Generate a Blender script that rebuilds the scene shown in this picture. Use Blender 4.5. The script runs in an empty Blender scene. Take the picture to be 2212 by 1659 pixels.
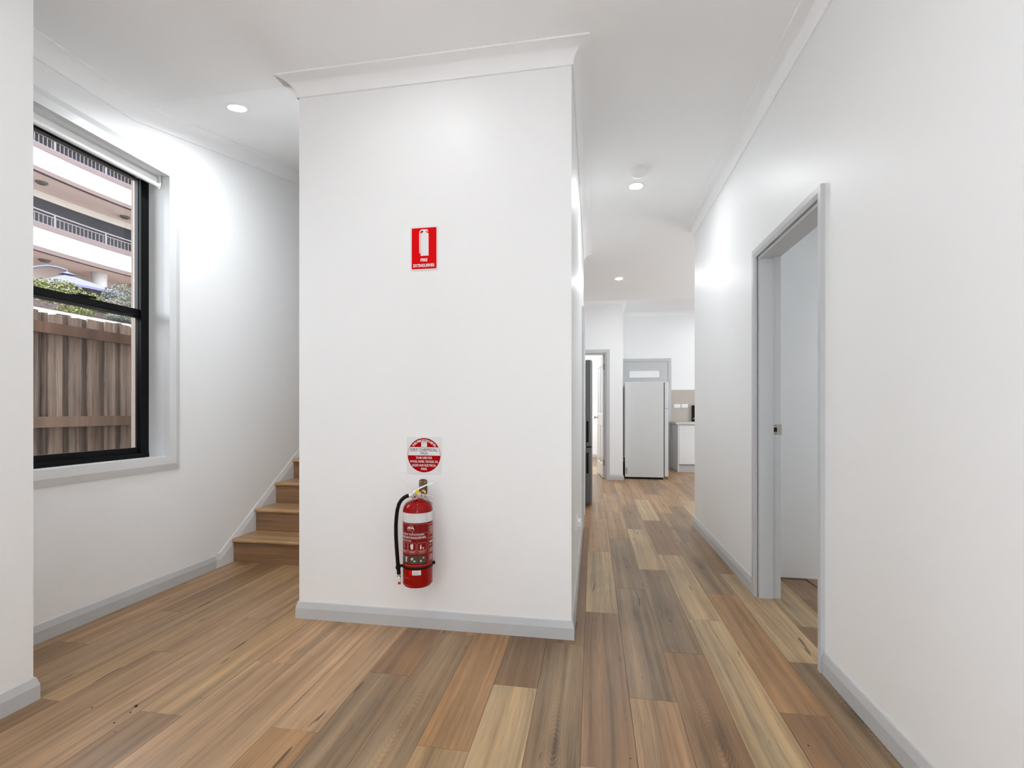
import bpy, bmesh, math, random
from mathutils import Vector, Matrix
random.seed(7)
S = bpy.context.scene
COL = S.collection
PI = math.pi

# ------------------------------------------------------------------ camera
cam_d = bpy.data.cameras.new('camera')
cam_d.sensor_fit = 'HORIZONTAL'
cam_d.sensor_width = 36.0
cam_d.lens = 1026.27 / 2212 * 36.0
cam_d.shift_y = (886.9 - 829.5) / 2212
cam_d.clip_start = 0.02
cam = bpy.data.objects.new('camera', cam_d)
COL.objects.link(cam)
cam.location = (0, 0, 1.12)
cam.rotation_euler = (PI / 2, 0, math.radians(9.6303))
S.camera = cam

# ------------------------------------------------------------------ world, exposure
w = bpy.data.worlds.new('overcast')
S.world = w
w.use_nodes = True
wn = w.node_tree
bg = wn.nodes['Background']
bg.inputs[0].default_value = (0.87, 0.94, 1.0, 1)
bg.inputs[1].default_value = 6.0
S.view_settings.view_transform = 'Standard'
S.view_settings.look = 'None'
S.view_settings.gamma = 1.0
S.view_settings.use_curve_mapping = False
S.view_settings.exposure = 0.58
try:
    S.cycles.use_denoising = True
    S.cycles.max_bounces = 10
    S.cycles.diffuse_bounces = 7
    S.cycles.transparent_max_bounces = 12
    S.cycles.sample_clamp_indirect = 6.0
    S.cycles.caustics_reflective = False
    S.cycles.caustics_refractive = False
except Exception:
    pass

LAMP_W = 6.0          # power of one ceiling downlight

# ------------------------------------------------------------------ materials
def nmat(name):
    m = bpy.data.materials.new(name)
    m.use_nodes = True
    return m, m.node_tree, m.node_tree.nodes['Principled BSDF']

def lin(r, g, b):
    f = lambda c: (c / 12.92 if c <= 0.04045 else ((c + 0.055) / 1.055) ** 2.4)
    return (f(r / 255), f(g / 255), f(b / 255), 1)

def flat(name, col, rough=0.5, metal=0.0, spec=0.5, var=0.0, scale=20, bump=0.0, bscale=200):
    m, t, p = nmat(name)
    p.inputs['Base Color'].default_value = col
    p.inputs['Roughness'].default_value = rough
    p.inputs['Metallic'].default_value = metal
    p.inputs['Specular IOR Level'].default_value = spec
    if var > 0:
        tc = t.nodes.new('ShaderNodeTexCoord')
        n = t.nodes.new('ShaderNodeTexNoise')
        n.inputs['Scale'].default_value = scale
        n.inputs['Detail'].default_value = 4
        t.links.new(tc.outputs['Object'], n.inputs['Vector'])
        mx = t.nodes.new('ShaderNodeMix')
        mx.data_type = 'RGBA'
        mx.inputs[6].default_value = [c * (1 - var) for c in col[:3]] + [1]
        mx.inputs[7].default_value = [min(1, c * (1 + var)) for c in col[:3]] + [1]
        t.links.new(n.outputs['Fac'], mx.inputs[0])
        t.links.new(mx.outputs[2], p.inputs['Base Color'])
    if bump > 0:
        tc = t.nodes.new('ShaderNodeTexCoord')
        n = t.nodes.new('ShaderNodeTexNoise')
        n.inputs['Scale'].default_value = bscale
        b = t.nodes.new('ShaderNodeBump')
        b.inputs['Strength'].default_value = bump
        b.inputs['Distance'].default_value = 0.002
        t.links.new(tc.outputs['Object'], n.inputs['Vector'])
        t.links.new(n.outputs['Fac'], b.inputs['Height'])
        t.links.new(b.outputs['Normal'], p.inputs['Normal'])
    return m

def emit(name, col, strength):
    m, t, p = nmat(name)
    p.inputs['Base Color'].default_value = (0.8, 0.8, 0.8, 1)
    p.inputs['Emission Color'].default_value = col
    p.inputs['Emission Strength'].default_value = strength
    return m

def wood(name, grain=1.0, rough=0.36, fleck=True, wave=0.03):
    """Board timber: tone from the object's own colour, grain along local y, each board shifted at random."""
    m, t, p = nmat(name)
    N, L = t.nodes, t.links
    def math_(op, a=None, b=None, va=None, vb=None):
        n = N.new('ShaderNodeMath'); n.operation = op
        if a is not None: L.new(a, n.inputs[0])
        if va is not None: n.inputs[0].default_value = va
        if b is not None: L.new(b, n.inputs[1])
        if vb is not None: n.inputs[1].default_value = vb
        return n.outputs[0]
    tc = N.new('ShaderNodeTexCoord'); oi = N.new('ShaderNodeObjectInfo')
    sep = N.new('ShaderNodeSeparateXYZ'); L.new(tc.outputs['Object'], sep.inputs[0])
    r = math_('MULTIPLY', oi.outputs['Random'], vb=53.0)
    # slow sideways drift of the grain
    cb0 = N.new('ShaderNodeCombineXYZ')
    L.new(math_('MULTIPLY', sep.outputs[0], vb=3.0), cb0.inputs[0])
    L.new(math_('MULTIPLY', sep.outputs[1], vb=0.9), cb0.inputs[1])
    L.new(r, cb0.inputs[2])
    nd = N.new('ShaderNodeTexNoise'); nd.inputs['Scale'].default_value = 1.5; nd.inputs['Detail'].default_value = 2
    L.new(cb0.outputs[0], nd.inputs['Vector'])
    drift = math_('MULTIPLY', math_('SUBTRACT', nd.outputs['Fac'], vb=0.5), vb=wave)
    xx = math_('ADD', sep.outputs[0], drift)
    def nz(sx, sy, det=3, rgh=0.55, off=0.0):
        cb = N.new('ShaderNodeCombineXYZ')
        L.new(math_('MULTIPLY', xx, vb=sx), cb.inputs[0])
        L.new(math_('MULTIPLY', sep.outputs[1], vb=sy), cb.inputs[1])
        L.new(math_('ADD', r, vb=off), cb.inputs[2])
        n = N.new('ShaderNodeTexNoise'); n.inputs['Scale'].default_value = 1.0
        n.inputs['Detail'].default_value = det; n.inputs['Roughness'].default_value = rgh
        L.new(cb.outputs[0], n.inputs['Vector'])
        return n.outputs['Fac']
    band = nz(26, 0.55, 2)            # broad lengthwise colour bands
    mid = nz(95, 2.2, 3, off=3.1)    # growth lines
    fine = nz(520, 9, 2, off=7.7)    # pores
    blot = nz(7, 3.0, 3, off=11.0)   # blotches
    # cathedral figure on boards whose colour alpha is above 0.5
    wv = N.new('ShaderNodeTexWave'); wv.wave_type = 'RINGS'; wv.rings_direction = 'Z'
    wv.inputs['Scale'].default_value = 10.0; wv.inputs['Distortion'].default_value = 3.0; wv.inputs['Detail'].default_value = 2
    wv.inputs['Detail Scale'].default_value = 1.5
    cbw = N.new('ShaderNodeCombineXYZ')
    L.new(math_('MULTIPLY', sep.outputs[0], vb=4.2), cbw.inputs[0])
    yo = math_('ADD', sep.outputs[1], math_('MULTIPLY', math_('SUBTRACT', oi.outputs['Random'], vb=0.5), vb=0.5))
    L.new(math_('MULTIPLY', yo, vb=1.3), cbw.inputs[1])
    L.new(cbw.outputs[0], wv.inputs['Vector'])
    dist = N.new('ShaderNodeVectorMath'); dist.operation = 'LENGTH'; L.new(cbw.outputs[0], dist.inputs[0])
    fall = N.new('ShaderNodeMapRange'); fall.inputs[1].default_value = 0.12; fall.inputs[2].default_value = 0.42
    fall.inputs[3].default_value = 1; fall.inputs[4].default_value = 0
    L.new(dist.outputs['Value'], fall.inputs[0])
    cm = N.new('ShaderNodeMapRange'); cm.inputs[1].default_value = 0.03; cm.inputs[2].default_value = 0.13; cm.inputs[3].default_value = 0.22; cm.inputs[4].default_value = 0
    L.new(dist.outputs['Value'], cm.inputs[0]); core = cm.outputs[0]
    gate = math_('MULTIPLY', fall.outputs[0], math_('GREATER_THAN', oi.outputs['Alpha'], vb=0.5))
    # value multiplier
    v = math_('ADD', math_('MULTIPLY', math_('SUBTRACT', band, vb=0.5), vb=1.45 * grain),
              math_('MULTIPLY', math_('SUBTRACT', mid, vb=0.5), vb=0.75 * grain))
    v = math_('ADD', v, math_('MULTIPLY', math_('SUBTRACT', fine, vb=0.5), vb=0.70 * grain))
    v = math_('ADD', v, math_('MULTIPLY', math_('SUBTRACT', blot, vb=0.5), vb=0.42 * grain))
    v = math_('SUBTRACT', v, math_('MULTIPLY', gate, math_('ADD', math_('ADD', math_('MULTIPLY', wv.outputs['Fac'], vb=0.22), vb=0.04), core)))
    v = math_('ADD', v, vb=1.0)
    vm = N.new('ShaderNodeVectorMath'); vm.operation = 'SCALE'
    # warm / grey swing
    hue = N.new('ShaderNodeMix'); hue.data_type = 'RGBA'; hue.blend_type = 'MULTIPLY'; hue.inputs[0].default_value = 1.0
    ramp = N.new('ShaderNodeValToRGB')
    ramp.color_ramp.elements[0].position = 0.3; ramp.color_ramp.elements[0].color = (0.975, 1.0, 1.03, 1)
    ramp.color_ramp.elements[1].position = 0.7; ramp.color_ramp.elements[1].color = (1.045, 0.99, 0.92, 1)
    L.new(nz(14, 1.1, 2, off=21.0), ramp.inputs[0])
    L.new(oi.outputs['Color'], hue.inputs[6]); L.new(ramp.outputs[0], hue.inputs[7])
    L.new(hue.outputs[2], vm.inputs[0]); L.new(v, vm.inputs['Scale'])
    out = vm.outputs[0]
    if fleck:                       # short black gum veins
        g = nz(34, 3.3, 1, off=31.0)
        mr = N.new('ShaderNodeMapRange'); mr.inputs[1].default_value = 0.735; mr.inputs[2].default_value = 0.76
        L.new(g, mr.inputs[0])
        mx = N.new('ShaderNodeMix'); mx.data_type = 'RGBA'
        L.new(math_('MULTIPLY', mr.outputs[0], vb=0.75), mx.inputs[0])
        L.new(out, mx.inputs[6]); mx.inputs[7].default_value = (0.035, 0.022, 0.015, 1)
        out = mx.outputs[2]
    L.new(out, p.inputs['Base Color'])
    p.inputs['Roughness'].default_value = rough
    p.inputs['Specular IOR Level'].default_value = 0.34
    bp = N.new('ShaderNodeBump'); bp.inputs['Strength'].default_value = 0.12; bp.inputs['Distance'].default_value = 0.001
    L.new(fine, bp.inputs['Height']); L.new(bp.outputs[0], p.inputs['Normal'])
    return m

def pane(name, tint=(1, 1, 1, 1), gloss=0.05):
    m = bpy.data.materials.new(name); m.use_nodes = True
    t = m.node_tree; t.nodes.remove(t.nodes['Principled BSDF'])
    tr = t.nodes.new('ShaderNodeBsdfTransparent'); tr.inputs[0].default_value = tint
    gl = t.nodes.new('ShaderNodeBsdfGlossy'); gl.inputs['Roughness'].default_value = 0.02
    fr = t.nodes.new('ShaderNodeFresnel'); fr.inputs[0].default_value = 1.25
    mx = t.nodes.new('ShaderNodeMixShader')
    t.links.new(fr.outputs[0], mx.inputs[0]); t.links.new(tr.outputs[0], mx.inputs[1]); t.links.new(gl.outputs[0], mx.inputs[2])
    t.links.new(mx.outputs[0], t.nodes['Material Output'].inputs[0])
    return m

WALL = flat('wall_paint', (0.895, 0.898, 0.90, 1), 0.42, spec=0.35)
CEIL = flat('ceiling_paint', (0.93, 0.935, 0.94, 1), 0.8, spec=0.2)
TRIM = flat('grey_gloss_trim', (0.545, 0.555, 0.565, 1), 0.33)
WTRIM = flat('white_gloss_trim', (0.74, 0.745, 0.75, 1), 0.33)
WHITE = flat('white_plastic', (0.88, 0.88, 0.87, 1), 0.4)
BLACK = flat('black_aluminium', (0.004, 0.004, 0.0045, 1), 0.5, spec=0.15)
DARK = flat('dark_grey_channel', (0.016, 0.017, 0.021, 1), 0.4, spec=0.2)
RUBBER = flat('black_rubber', (0.004, 0.004, 0.004, 1), 0.5, spec=0.2)
RED = flat('red_gloss_paint', (0.30, 0.004, 0.003, 1), 0.12, spec=0.24)
SIGNRED = flat('sign_red', (0.74, 0.0015, 0.003, 1), 0.5, spec=0.06)
SIGNRED2 = flat('sign_deep_red', (0.42, 0.001, 0.004, 1), 0.5, spec=0.06)
SIGNWHITE = flat('sign_white', (0.80, 0.80, 0.80, 1), 0.4)
LABELGREY = flat('label_white', (0.72, 0.72, 0.73, 1), 0.35)
PINKLINE = flat('label_line', (0.70, 0.38, 0.34, 1), 0.4)
GREENBOX = flat('label_olive', (0.06, 0.062, 0.04, 1), 0.4)
CHROME = flat('chrome', (0.75, 0.75, 0.76, 1), 0.18, 1.0)
STEEL = flat('brushed_steel', (0.13, 0.127, 0.122, 1), 0.38, 0.6, var=0.06, scale=40)
BRASS = flat('brass', (0.72, 0.45, 0.10, 1), 0.3, 1.0)
BROWNMETAL = flat('brown_metal', (0.16, 0.10, 0.075, 1), 0.4, 0.5)
YELLOW = flat('yellow_plastic', (0.85, 0.62, 0.02, 1), 0.4)
REDPLASTIC = flat('red_plastic', (0.55, 0.03, 0.02, 1), 0.4)
NICKEL = flat('satin_nickel', (0.42, 0.39, 0.34, 1), 0.35, 1.0)
FRIDGE = flat('white_enamel', (0.58, 0.585, 0.58, 1), 0.3, var=0.03, scale=6)
CABINET = flat('white_cabinet', (0.80, 0.80, 0.80, 1), 0.25)
STONE = flat('cream_benchtop', (0.62, 0.585, 0.53, 1), 0.3, var=0.04, scale=120)
SPLASH = flat('beige_splashback', (0.50, 0.455, 0.40, 1), 0.2)
LAMPGLOW = emit('lamp_diffuser', (0.98, 0.99, 1.0, 1), 40.0)
BLIND = flat('white_blind_fabric', (0.90, 0.90, 0.90, 1), 0.8)
GLASS = pane('window_glass')
FLOORWOOD = wood('timber_board')
STAIRWOOD = wood('stair_timber', 0.85, 0.32, fleck=False)
FENCEWOOD = wood('weathered_paling', 1.5, 0.85, fleck=False, wave=0.05)
RENDERED = flat('beige_render', (0.250, 0.200, 0.165, 1), 0.9, var=0.12, scale=160, bump=0.6, bscale=220)
CONC = flat('white_render', (0.40, 0.388, 0.383, 1), 0.9, var=0.03, scale=3)
MAUVE = flat('mauve_brown_paint', (0.085, 0.056, 0.053, 1), 0.8)
RAILM = flat('mauve_rail_metal', (0.095, 0.078, 0.083, 1), 0.6)
SOFFIT = flat('pink_beige_soffit', (0.620, 0.490, 0.440, 1), 0.9, var=0.05, scale=1.5)
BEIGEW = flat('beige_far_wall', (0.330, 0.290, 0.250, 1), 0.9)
BROWNW = flat('brown_far_wall', (0.240, 0.185, 0.160, 1), 0.9)  # darker brown for the ground floor back wall
DARKGLASS = flat('dark_far_glass', (0.022, 0.020, 0.023, 1), 0.5, spec=0.1)
LAVENDER = flat('lavender_canvas', (0.085, 0.083, 0.150, 1), 0.85)
LAMPGREY = flat('lamp_grey', (0.07, 0.07, 0.06, 1), 0.6)
COLUMNW = flat('far_column', (0.30, 0.28, 0.27, 1), 0.9)
SLATE = flat('slate_pole', (0.05, 0.055, 0.08, 1), 0.5)
LEAF1 = flat('yellow_green_leaf', (0.105, 0.115, 0.022, 1), 0.7, var=0.5, scale=9)
LEAF2 = flat('grey_green_leaf', (0.095, 0.102, 0.082, 1), 0.8, var=0.45, scale=12)
TWIG = flat('dry_twig', (0.10, 0.075, 0.065, 1), 0.9, var=0.3, scale=10)
PETAL = flat('white_petal', (0.35, 0.35, 0.34, 1), 0.7)
SOIL = flat('garden_soil', (0.10, 0.075, 0.06, 1), 0.95, var=0.3, scale=6)
PAVE = flat('grey_concrete', (0.33, 0.31, 0.29, 1), 0.9, var=0.1, scale=5)

# ------------------------------------------------------------------ mesh helpers
class M:
    def __init__(s): s.v = []; s.f = []
    def add(s, v, f):
        o = len(s.v); s.v += [tuple(p) for p in v]; s.f += [tuple(i + o for i in q) for q in f]; return s
    def box(s, x0, x1, y0, y1, z0, z1):
        x0, x1 = min(x0, x1), max(x0, x1); y0, y1 = min(y0, y1), max(y0, y1); z0, z1 = min(z0, z1), max(z0, z1)
        return s.add([(x0,y0,z0),(x1,y0,z0),(x1,y1,z0),(x0,y1,z0),(x0,y0,z1),(x1,y0,z1),(x1,y1,z1),(x0,y1,z1)],
                     [(3,2,1,0),(4,5,6,7),(0,1,5,4),(1,2,6,5),(2,3,7,6),(3,0,4,7)])
    def prism(s, poly, a, b, ax):
        """poly in the plane across axis ax (x: (y,z); y: (x,z); z: (x,y)) from a to b."""
        n = len(poly)
        mk = {'x': lambda p, t: (t, p[0], p[1]), 'y': lambda p, t: (p[0], t, p[1]), 'z': lambda p, t: (p[0], p[1], t)}[ax]
        v = [mk(p, a) for p in poly] + [mk(p, b) for p in poly]
        f = [tuple(range(n))[::-1], tuple(range(n, 2 * n))] + [(i, (i + 1) % n, n + (i + 1) % n, n + i) for i in range(n)]
        return s.add(v, f)
    def lathe(s, prof, c=(0, 0, 0), n=32, axis='z', cap=True):
        v = []; f = []
        for r, h in prof:
            for i in range(n):
                a = 2 * PI * i / n
                p = {'z': (r * math.cos(a), r * math.sin(a), h), 'y': (r * math.cos(a), h, r * math.sin(a)), 'x': (h, r * math.cos(a), r * math.sin(a))}[axis]
                v.append((c[0] + p[0], c[1] + p[1], c[2] + p[2]))
        for k in range(len(prof) - 1):
            for i in range(n):
                j = (i + 1) % n
                f.append((k * n + i, k * n + j, (k + 1) * n + j, (k + 1) * n + i))
        if cap:
            f.append(tuple(range(n))[::-1]); f.append(tuple(range((len(prof) - 1) * n, len(prof) * n)))
        return s.add(v, f)
    def tube(s, pts, r, n=10, cap=True):
        pts = [Vector(p) for p in pts]
        rs = r if isinstance(r, (list, tuple)) else [r] * len(pts)
        v = []; f = []
        up = Vector((0.13, 0.31, 0.94))
        for k, p in enumerate(pts):
            d = (pts[min(k + 1, len(pts) - 1)] - pts[max(k - 1, 0)]).normalized()
            a = d.cross(up)
            if a.length < 1e-3: a = d.cross(Vector((1, 0, 0)))
            a.normalize(); b = d.cross(a)
            for i in range(n):
                t = 2 * PI * i / n
                v.append(p + (a * math.cos(t) + b * math.sin(t)) * rs[k])
        for k in range(len(pts) - 1):
            for i in range(n):
                j = (i + 1) % n
                f.append((k * n + i, k * n + j, (k + 1) * n + j, (k + 1) * n + i))
        if cap:
            f.append(tuple(range(n))[::-1]); f.append(tuple(range((len(pts) - 1) * n, len(pts) * n)))
        return s.add(v, f)
    def rings(s, rings, close=True, caps=False):
        """loft through rings of equal length; close: each ring is a closed loop."""
        n = len(rings[0]); v = [p for r in rings for p in r]; f = []
        for k in range(len(rings) - 1):
            for i in range(n if close else n - 1):
                j = (i + 1) % n
                f.append((k * n + i, k * n + j, (k + 1) * n + j, (k + 1) * n + i))
        if caps: f.append(tuple(range(n))[::-1]); f.append(tuple(range((len(rings) - 1) * n, len(rings) * n)))
        return s.add(v, f)
    def mesh(s, name):
        me = bpy.data.meshes.new(name); me.from_pydata(s.v, [], s.f); me.update()
        bm = bmesh.new(); bm.from_mesh(me); bmesh.ops.recalc_face_normals(bm, faces=bm.faces); bm.to_mesh(me); bm.free()
        return me
    def obj(s, name, mat, parent=None, smooth=False, bevel=0.0, loc=None):
        me = s.mesh(name); me.materials.append(mat)
        o = bpy.data.objects.new(name, me); COL.objects.link(o)
        if smooth:
            for p in me.polygons: p.use_smooth = True
            try: me.set_sharp_from_angle(angle=math.radians(38))
            except Exception: pass
        if bevel > 0:
            b = o.modifiers.new('edge', 'BEVEL'); b.width = bevel; b.segments = 2; b.limit_method = 'ANGLE'
        if parent is not None: o.parent = parent
        if loc is not None: o.location = loc
        return o

def tag(o, label=None, cat=None, group=None, kind=None):
    if label: o['label'] = label
    if cat: o['category'] = cat
    if group: o['group'] = group
    if kind: o['kind'] = kind
    return o
def struct(o): o['kind'] = 'structure'; return o
def thing(name, label, cat, loc=(0, 0, 0), group=None):
    o = bpy.data.objects.new(name, None); COL.objects.link(o); o.location = loc; o.empty_display_size = 0.05
    return tag(o, label, cat, group)
def sthing(name, loc=(0, 0, 0)):
    o = bpy.data.objects.new(name, None); COL.objects.link(o); o.location = loc
    o['kind'] = 'structure'; return o

def sweep(path, prof):
    """prof (offset to the left of the path, z) carried along a flat path with mitred corners."""
    n = len(path); rings = []
    for i, (x, y) in enumerate(path):
        ds = []
        if i > 0: d = Vector((x - path[i-1][0], y - path[i-1][1])).normalized(); ds.append(d)
        if i < n - 1: d = Vector((path[i+1][0] - x, path[i+1][1] - y)).normalized(); ds.append(d)
        ns = [Vector((-d.y, d.x)) for d in ds]
        m = ns[0] if len(ns) == 1 else (ns[0] + ns[1]) / (1 + ns[0].dot(ns[1]))
        rings.append([(x + m.x * o, y + m.y * o, z) for o, z in prof])
    return M().rings(rings, True, True)

BASE = [(-0.004, 0), (0.014, 0), (0.014, 0.056), (0.006, 0.087), (0.003, 0.09), (-0.004, 0.09)]
def cove(zl, zc, d=0.088):
    p = [(-0.004, zl), (0.010, zl), (0.010, zl + 0.006)]
    h = zc - zl - 0.014
    for k in range(1, 9):
        t = k / 8 * PI / 2
        p.append((0.010 + (d - 0.010) * (1 - math.cos(t)), zl + 0.006 + h * math.sin(t)))
    p += [(d, zc), (-0.004, zc)]
    return p

def text_mesh(s, bold=0.0):
    cu = bpy.data.curves.new('lettering', 'FONT'); cu.body = s; cu.size = 1.0; cu.offset = bold
    cu.align_x = 'CENTER'; cu.resolution_u = 3
    o = bpy.data.objects.new('lettering', cu); COL.objects.link(o)
    dg = bpy.context.evaluated_depsgraph_get(); dg.update()
    me = bpy.data.meshes.new_from_object(o.evaluated_get(dg))
    v = [tuple(p.co) for p in me.vertices]; f = [tuple(p.vertices) for p in me.polygons]
    bpy.data.objects.remove(o); bpy.data.curves.remove(cu); bpy.data.meshes.remove(me)
    return v, f
def text_fit(s, wd, ht, bold=0.0):
    v, f = text_mesh(s, bold)
    xs = [p[0] for p in v]; ys = [p[1] for p in v]
    y0, y1 = (0.0, 0.70) if s.isupper() else (min(ys), max(ys))
    cx = (min(xs) + max(xs)) / 2; sx = wd / (max(xs) - min(xs)); sy = ht / (y1 - y0)
    return [((p[0] - cx) * sx, (p[1] - (y0 + y1) / 2) * sy) for p in v], f

# ------------------------------------------------------------------ dimensions of the rooms
XR, XL, XN = 0.976, -2.640, -2.130        # right wall, left (window) wall, near-left wall
PX0, PX1, PY0, PY1 = -1.567, -0.102, 2.345, 5.46   # stair enclosure
ZC, ZL = 2.895, 2.810                      # ceiling, lower edge of the cove
YF, XC, YK = 7.85, 0.481, 9.63             # far wall, its corner, kitchen end wall
SLOPE = 0.2352                             # rise of the ceiling over the stairs
T = 0.10

# floor -------------------------------------------------------------
fl = M()
fl.box(-2.95, 4.1, -2.6, 12.0, -0.12, -0.009)
fl.box(-2.13, 2.7, -2.6, 0.35, -0.009, 0.0)
fl.box(2.33, 4.1, 0.35, 12.0, -0.009, 0.0)
floor = struct(fl.obj('floor', FLOORWOOD)); floor.color = (0.30, 0.185, 0.105, 0.0)

PW, PL = 0.1805, 1.163
POFF = [1.515, 1.905, 2.295]
TONE = {'L': (0.400, 0.282, 0.160), 'M': (0.330, 0.202, 0.108), 'B': (0.250, 0.146, 0.075), 'O': (0.325, 0.184, 0.086),
        'G': (0.245, 0.163, 0.094), 'D': (0.205, 0.124, 0.067), 'P': (0.350, 0.218, 0.122), 'E': (0.355, 0.228, 0.119)}
# boards read from the photograph: (column, row) -> tone, lower case = with a cathedral figure
PLAN = {(0,-1):'E',(0,0):'B',(0,1):'L',(0,2):'M',(0,3):'M',(0,4):'B',
        (1,-1):'M',(1,0):'g',(1,1):'g',(1,2):'M',(1,3):'M',(1,4):'B',
        (2,-1):'b',(2,0):'g',(2,1):'L',(2,2):'g',(2,3):'M',
        (3,-1):'E',(3,0):'L',(3,1):'L',(3,2):'B',(3,3):'L',(3,4):'M',
        (4,-1):'B',(4,0):'O',(4,1):'g',(4,2):'g',(4,3):'M',(4,4):'B',
        (5,-1):'g',(5,0):'L',(5,1):'B',(5,2):'g',(5,3):'M',
        (6,0):'B',(6,1):'L',(6,3):'L',(7,0):'B',(7,1):'B',
        (-1,-1):'g',(-1,0):'D',(-1,1):'B',(-1,2):'O',(-1,3):'M',
        (-2,-1):'L',(-2,0):'D',(-3,-1):'E',(-3,0):'O',(-4,-1):'g',(-4,0):'M',
        (-5,-1):'G',(-5,0):'B',(-6,-1):'O',(-6,0):'P',(-7,-1):'P',(-7,0):'E',(-8,-1):'P',(-8,0):'P'}
def want_plank(x0, x1, y0, y1):
    xm, ym = (x0 + x1) / 2, (y0 + y1) / 2
    if y1 < 0.36: return False
    if xm < XN - 0.05 and (y1 < 1.55 or y0 > 3.2 or xm < XL - 0.06): return False
    if PX0 + 0.12 < xm < PX1 - 0.06 and y0 > PY0 + 0.05 and y1 < PY1: return False
    if xm < PX0 + 0.12 and y0 > 3.2: return False
    if xm > XR + 0.1 and (y1 < 1.9 or 3.5 < ym < 4.5): return False
    if xm < -0.75 and y0 > PY1: return False
    if x0 > XC + 0.05 and y0 > YK: return False
    if x0 > 2.15 and y0 > 4.0: return False
    if x0 > 2.3 or y0 > 11.6: return False
    return True
def plank_mesh(wd, ln):
    g = 0.0004; a, b = wd / 2 - g, ln / 2 - g; c = 0.0009
    m = M().rings([[(-a,-b,-0.008),(a,-b,-0.008),(a,b,-0.008),(-a,b,-0.008)],
                   [(-a,-b,-0.0007),(a,-b,-0.0007),(a,b,-0.0007),(-a,b,-0.0007)],
                   [(-a+c,-b+c,0),(a-c,-b+c,0),(a-c,b-c,0),(-a+c,b-c,0)]], True, True)
    me = m.mesh('plank'); me.materials.append(FLOORWOOD); return me
pm = plank_mesh(PW, PL)
rp = random.Random(3)
for n in range(-15, 14):
    x0 = -0.039 + PW * n
    for mrow in range(-2, 10):
        y0 = POFF[n % 3] + PL * mrow
        if not want_plank(x0, x0 + PW, y0, y0 + PL): continue
        o = bpy.data.objects.new('plank', pm); COL.objects.link(o); o.parent = floor
        o.location = (x0 + PW / 2, y0 + PL / 2, 0)
        k = PLAN.get((n, mrow))
        if k is None: k = rp.choice('PMEPMOPB' if n < -5 else 'MBLgMGEO')
        tcol = TONE[k.upper()]; j = rp.uniform(0.95, 1.05)
        o.color = (tcol[0] * j, tcol[1] * j, tcol[2] * j, 1.0 if k.islower() else 0.0)

# walls -------------------------------------------------------------
HC = ZC + 0.08
# right wall with a doorway Y 2.262..3.062
DY0, DY1, DZ = 2.262, 3.062, 2.043
r = M(); r.box(XR, XR + T, -2.5, DY0, 0, HC); r.box(XR, XR + T, DY1, 4.84, 0, HC); r.box(XR, XR + T, DY0, DY1, DZ, HC)
struct(r.obj('wall_right', WALL))
struct(M().box(XR + T, 4.0, 4.74, 4.84, 0, HC).obj('wall_kitchen_near', WALL))
# side room behind that doorway
sr = M(); sr.box(XR + T, 2.7, 3.45, 3.55, 0, HC); sr.box(2.6, 2.7, 1.2, 3.45, 0, 1.0); sr.box(2.6, 2.7, 1.2, 3.45, 2.1, HC); sr.box(2.6, 2.7, 1.2, 1.5, 1.0, 2.1); sr.box(2.6, 2.7, 1.95, 3.45, 1.0, 2.1); sr.box(XR + T, 2.6, 1.1, 1.2, 0, HC)  # opening in the outer wall added to let light into this room
struct(sr.obj('wall_side_room', WALL))
# near left wall and its return
NY0, NY1, NZ0, NZ1 = -2.2, -0.5, 0.25, 2.30          # unseen opening added behind the photographer to let daylight in
nl = M(); nl.box(XL - 0.1, XN, -2.5, NY0, 0, HC); nl.box(XL - 0.1, XN, NY1, 1.5, 0, HC); nl.box(XL - 0.1, XN, NY0, NY1, 0, NZ0); nl.box(XL - 0.1, XN, NY0, NY1, NZ1, HC)
struct(nl.obj('wall_near_left', WALL))
# window wall
WY0, WY1, WZ0, WZ1 = 1.630, 2.590, 0.826, 2.600
wl = M(); XO = XL - 0.14
wl.box(XO, XL, 1.5, WY0, 0, HC); wl.box(XO, XL, WY1, 7.1, 0, 4.2); wl.box(XO, XL, WY0, WY1, 0, WZ0); wl.box(XO, XL, WY0, WY1, WZ1, HC)
struct(wl.obj('wall_left', WALL))
wo = M(); XE = XL - 0.28
wo.box(XE, XO, -2.6, NY0, -0.4, 4.2); wo.box(XE, XO, NY1, WY0, -0.4, 4.2); wo.box(XE, XO, NY0, NY1, -0.4, NZ0); wo.box(XE, XO, NY0, NY1, NZ1, 4.2); wo.box(XE, XO, WY1 + 0.008, 12, -0.4, 4.2); wo.box(XE, XO, WY0, WY1 + 0.008, -0.4, WZ0 - 0.012); wo.box(XE, XO, WY0, WY1 + 0.008, WZ1, 4.2)
struct(wo.obj('wall_outside', RENDERED))
# stair enclosure
struct(M().box(PX0, PX1, PY0, PY0 + T, 0, HC).obj('wall_centre', WALL))
CY0, CY1 = 4.620, 5.130                                   # cupboard doorway
ps = M(); ps.box(PX1 - T, PX1, PY0 + T, CY0, 0, HC); ps.box(PX1 - T, PX1, CY1, PY1, 0, HC); ps.box(PX1 - T, PX1, CY0, CY1, DZ, HC)
struct(ps.obj('wall_centre_side', WALL))
struct(M().box(PX0, PX0 + T, PY0 + T, 7.1, 0, 4.2).obj('wall_stair', WALL))
struct(M().box(PX0 + T, PX1 - T, PY1 - T, PY1, 0, HC).obj('wall_centre_end', WALL))
struct(M().box(XL, PX0 + T, 7.0, 7.1, 0, 4.2).obj('wall_stair_end', WALL))
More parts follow.
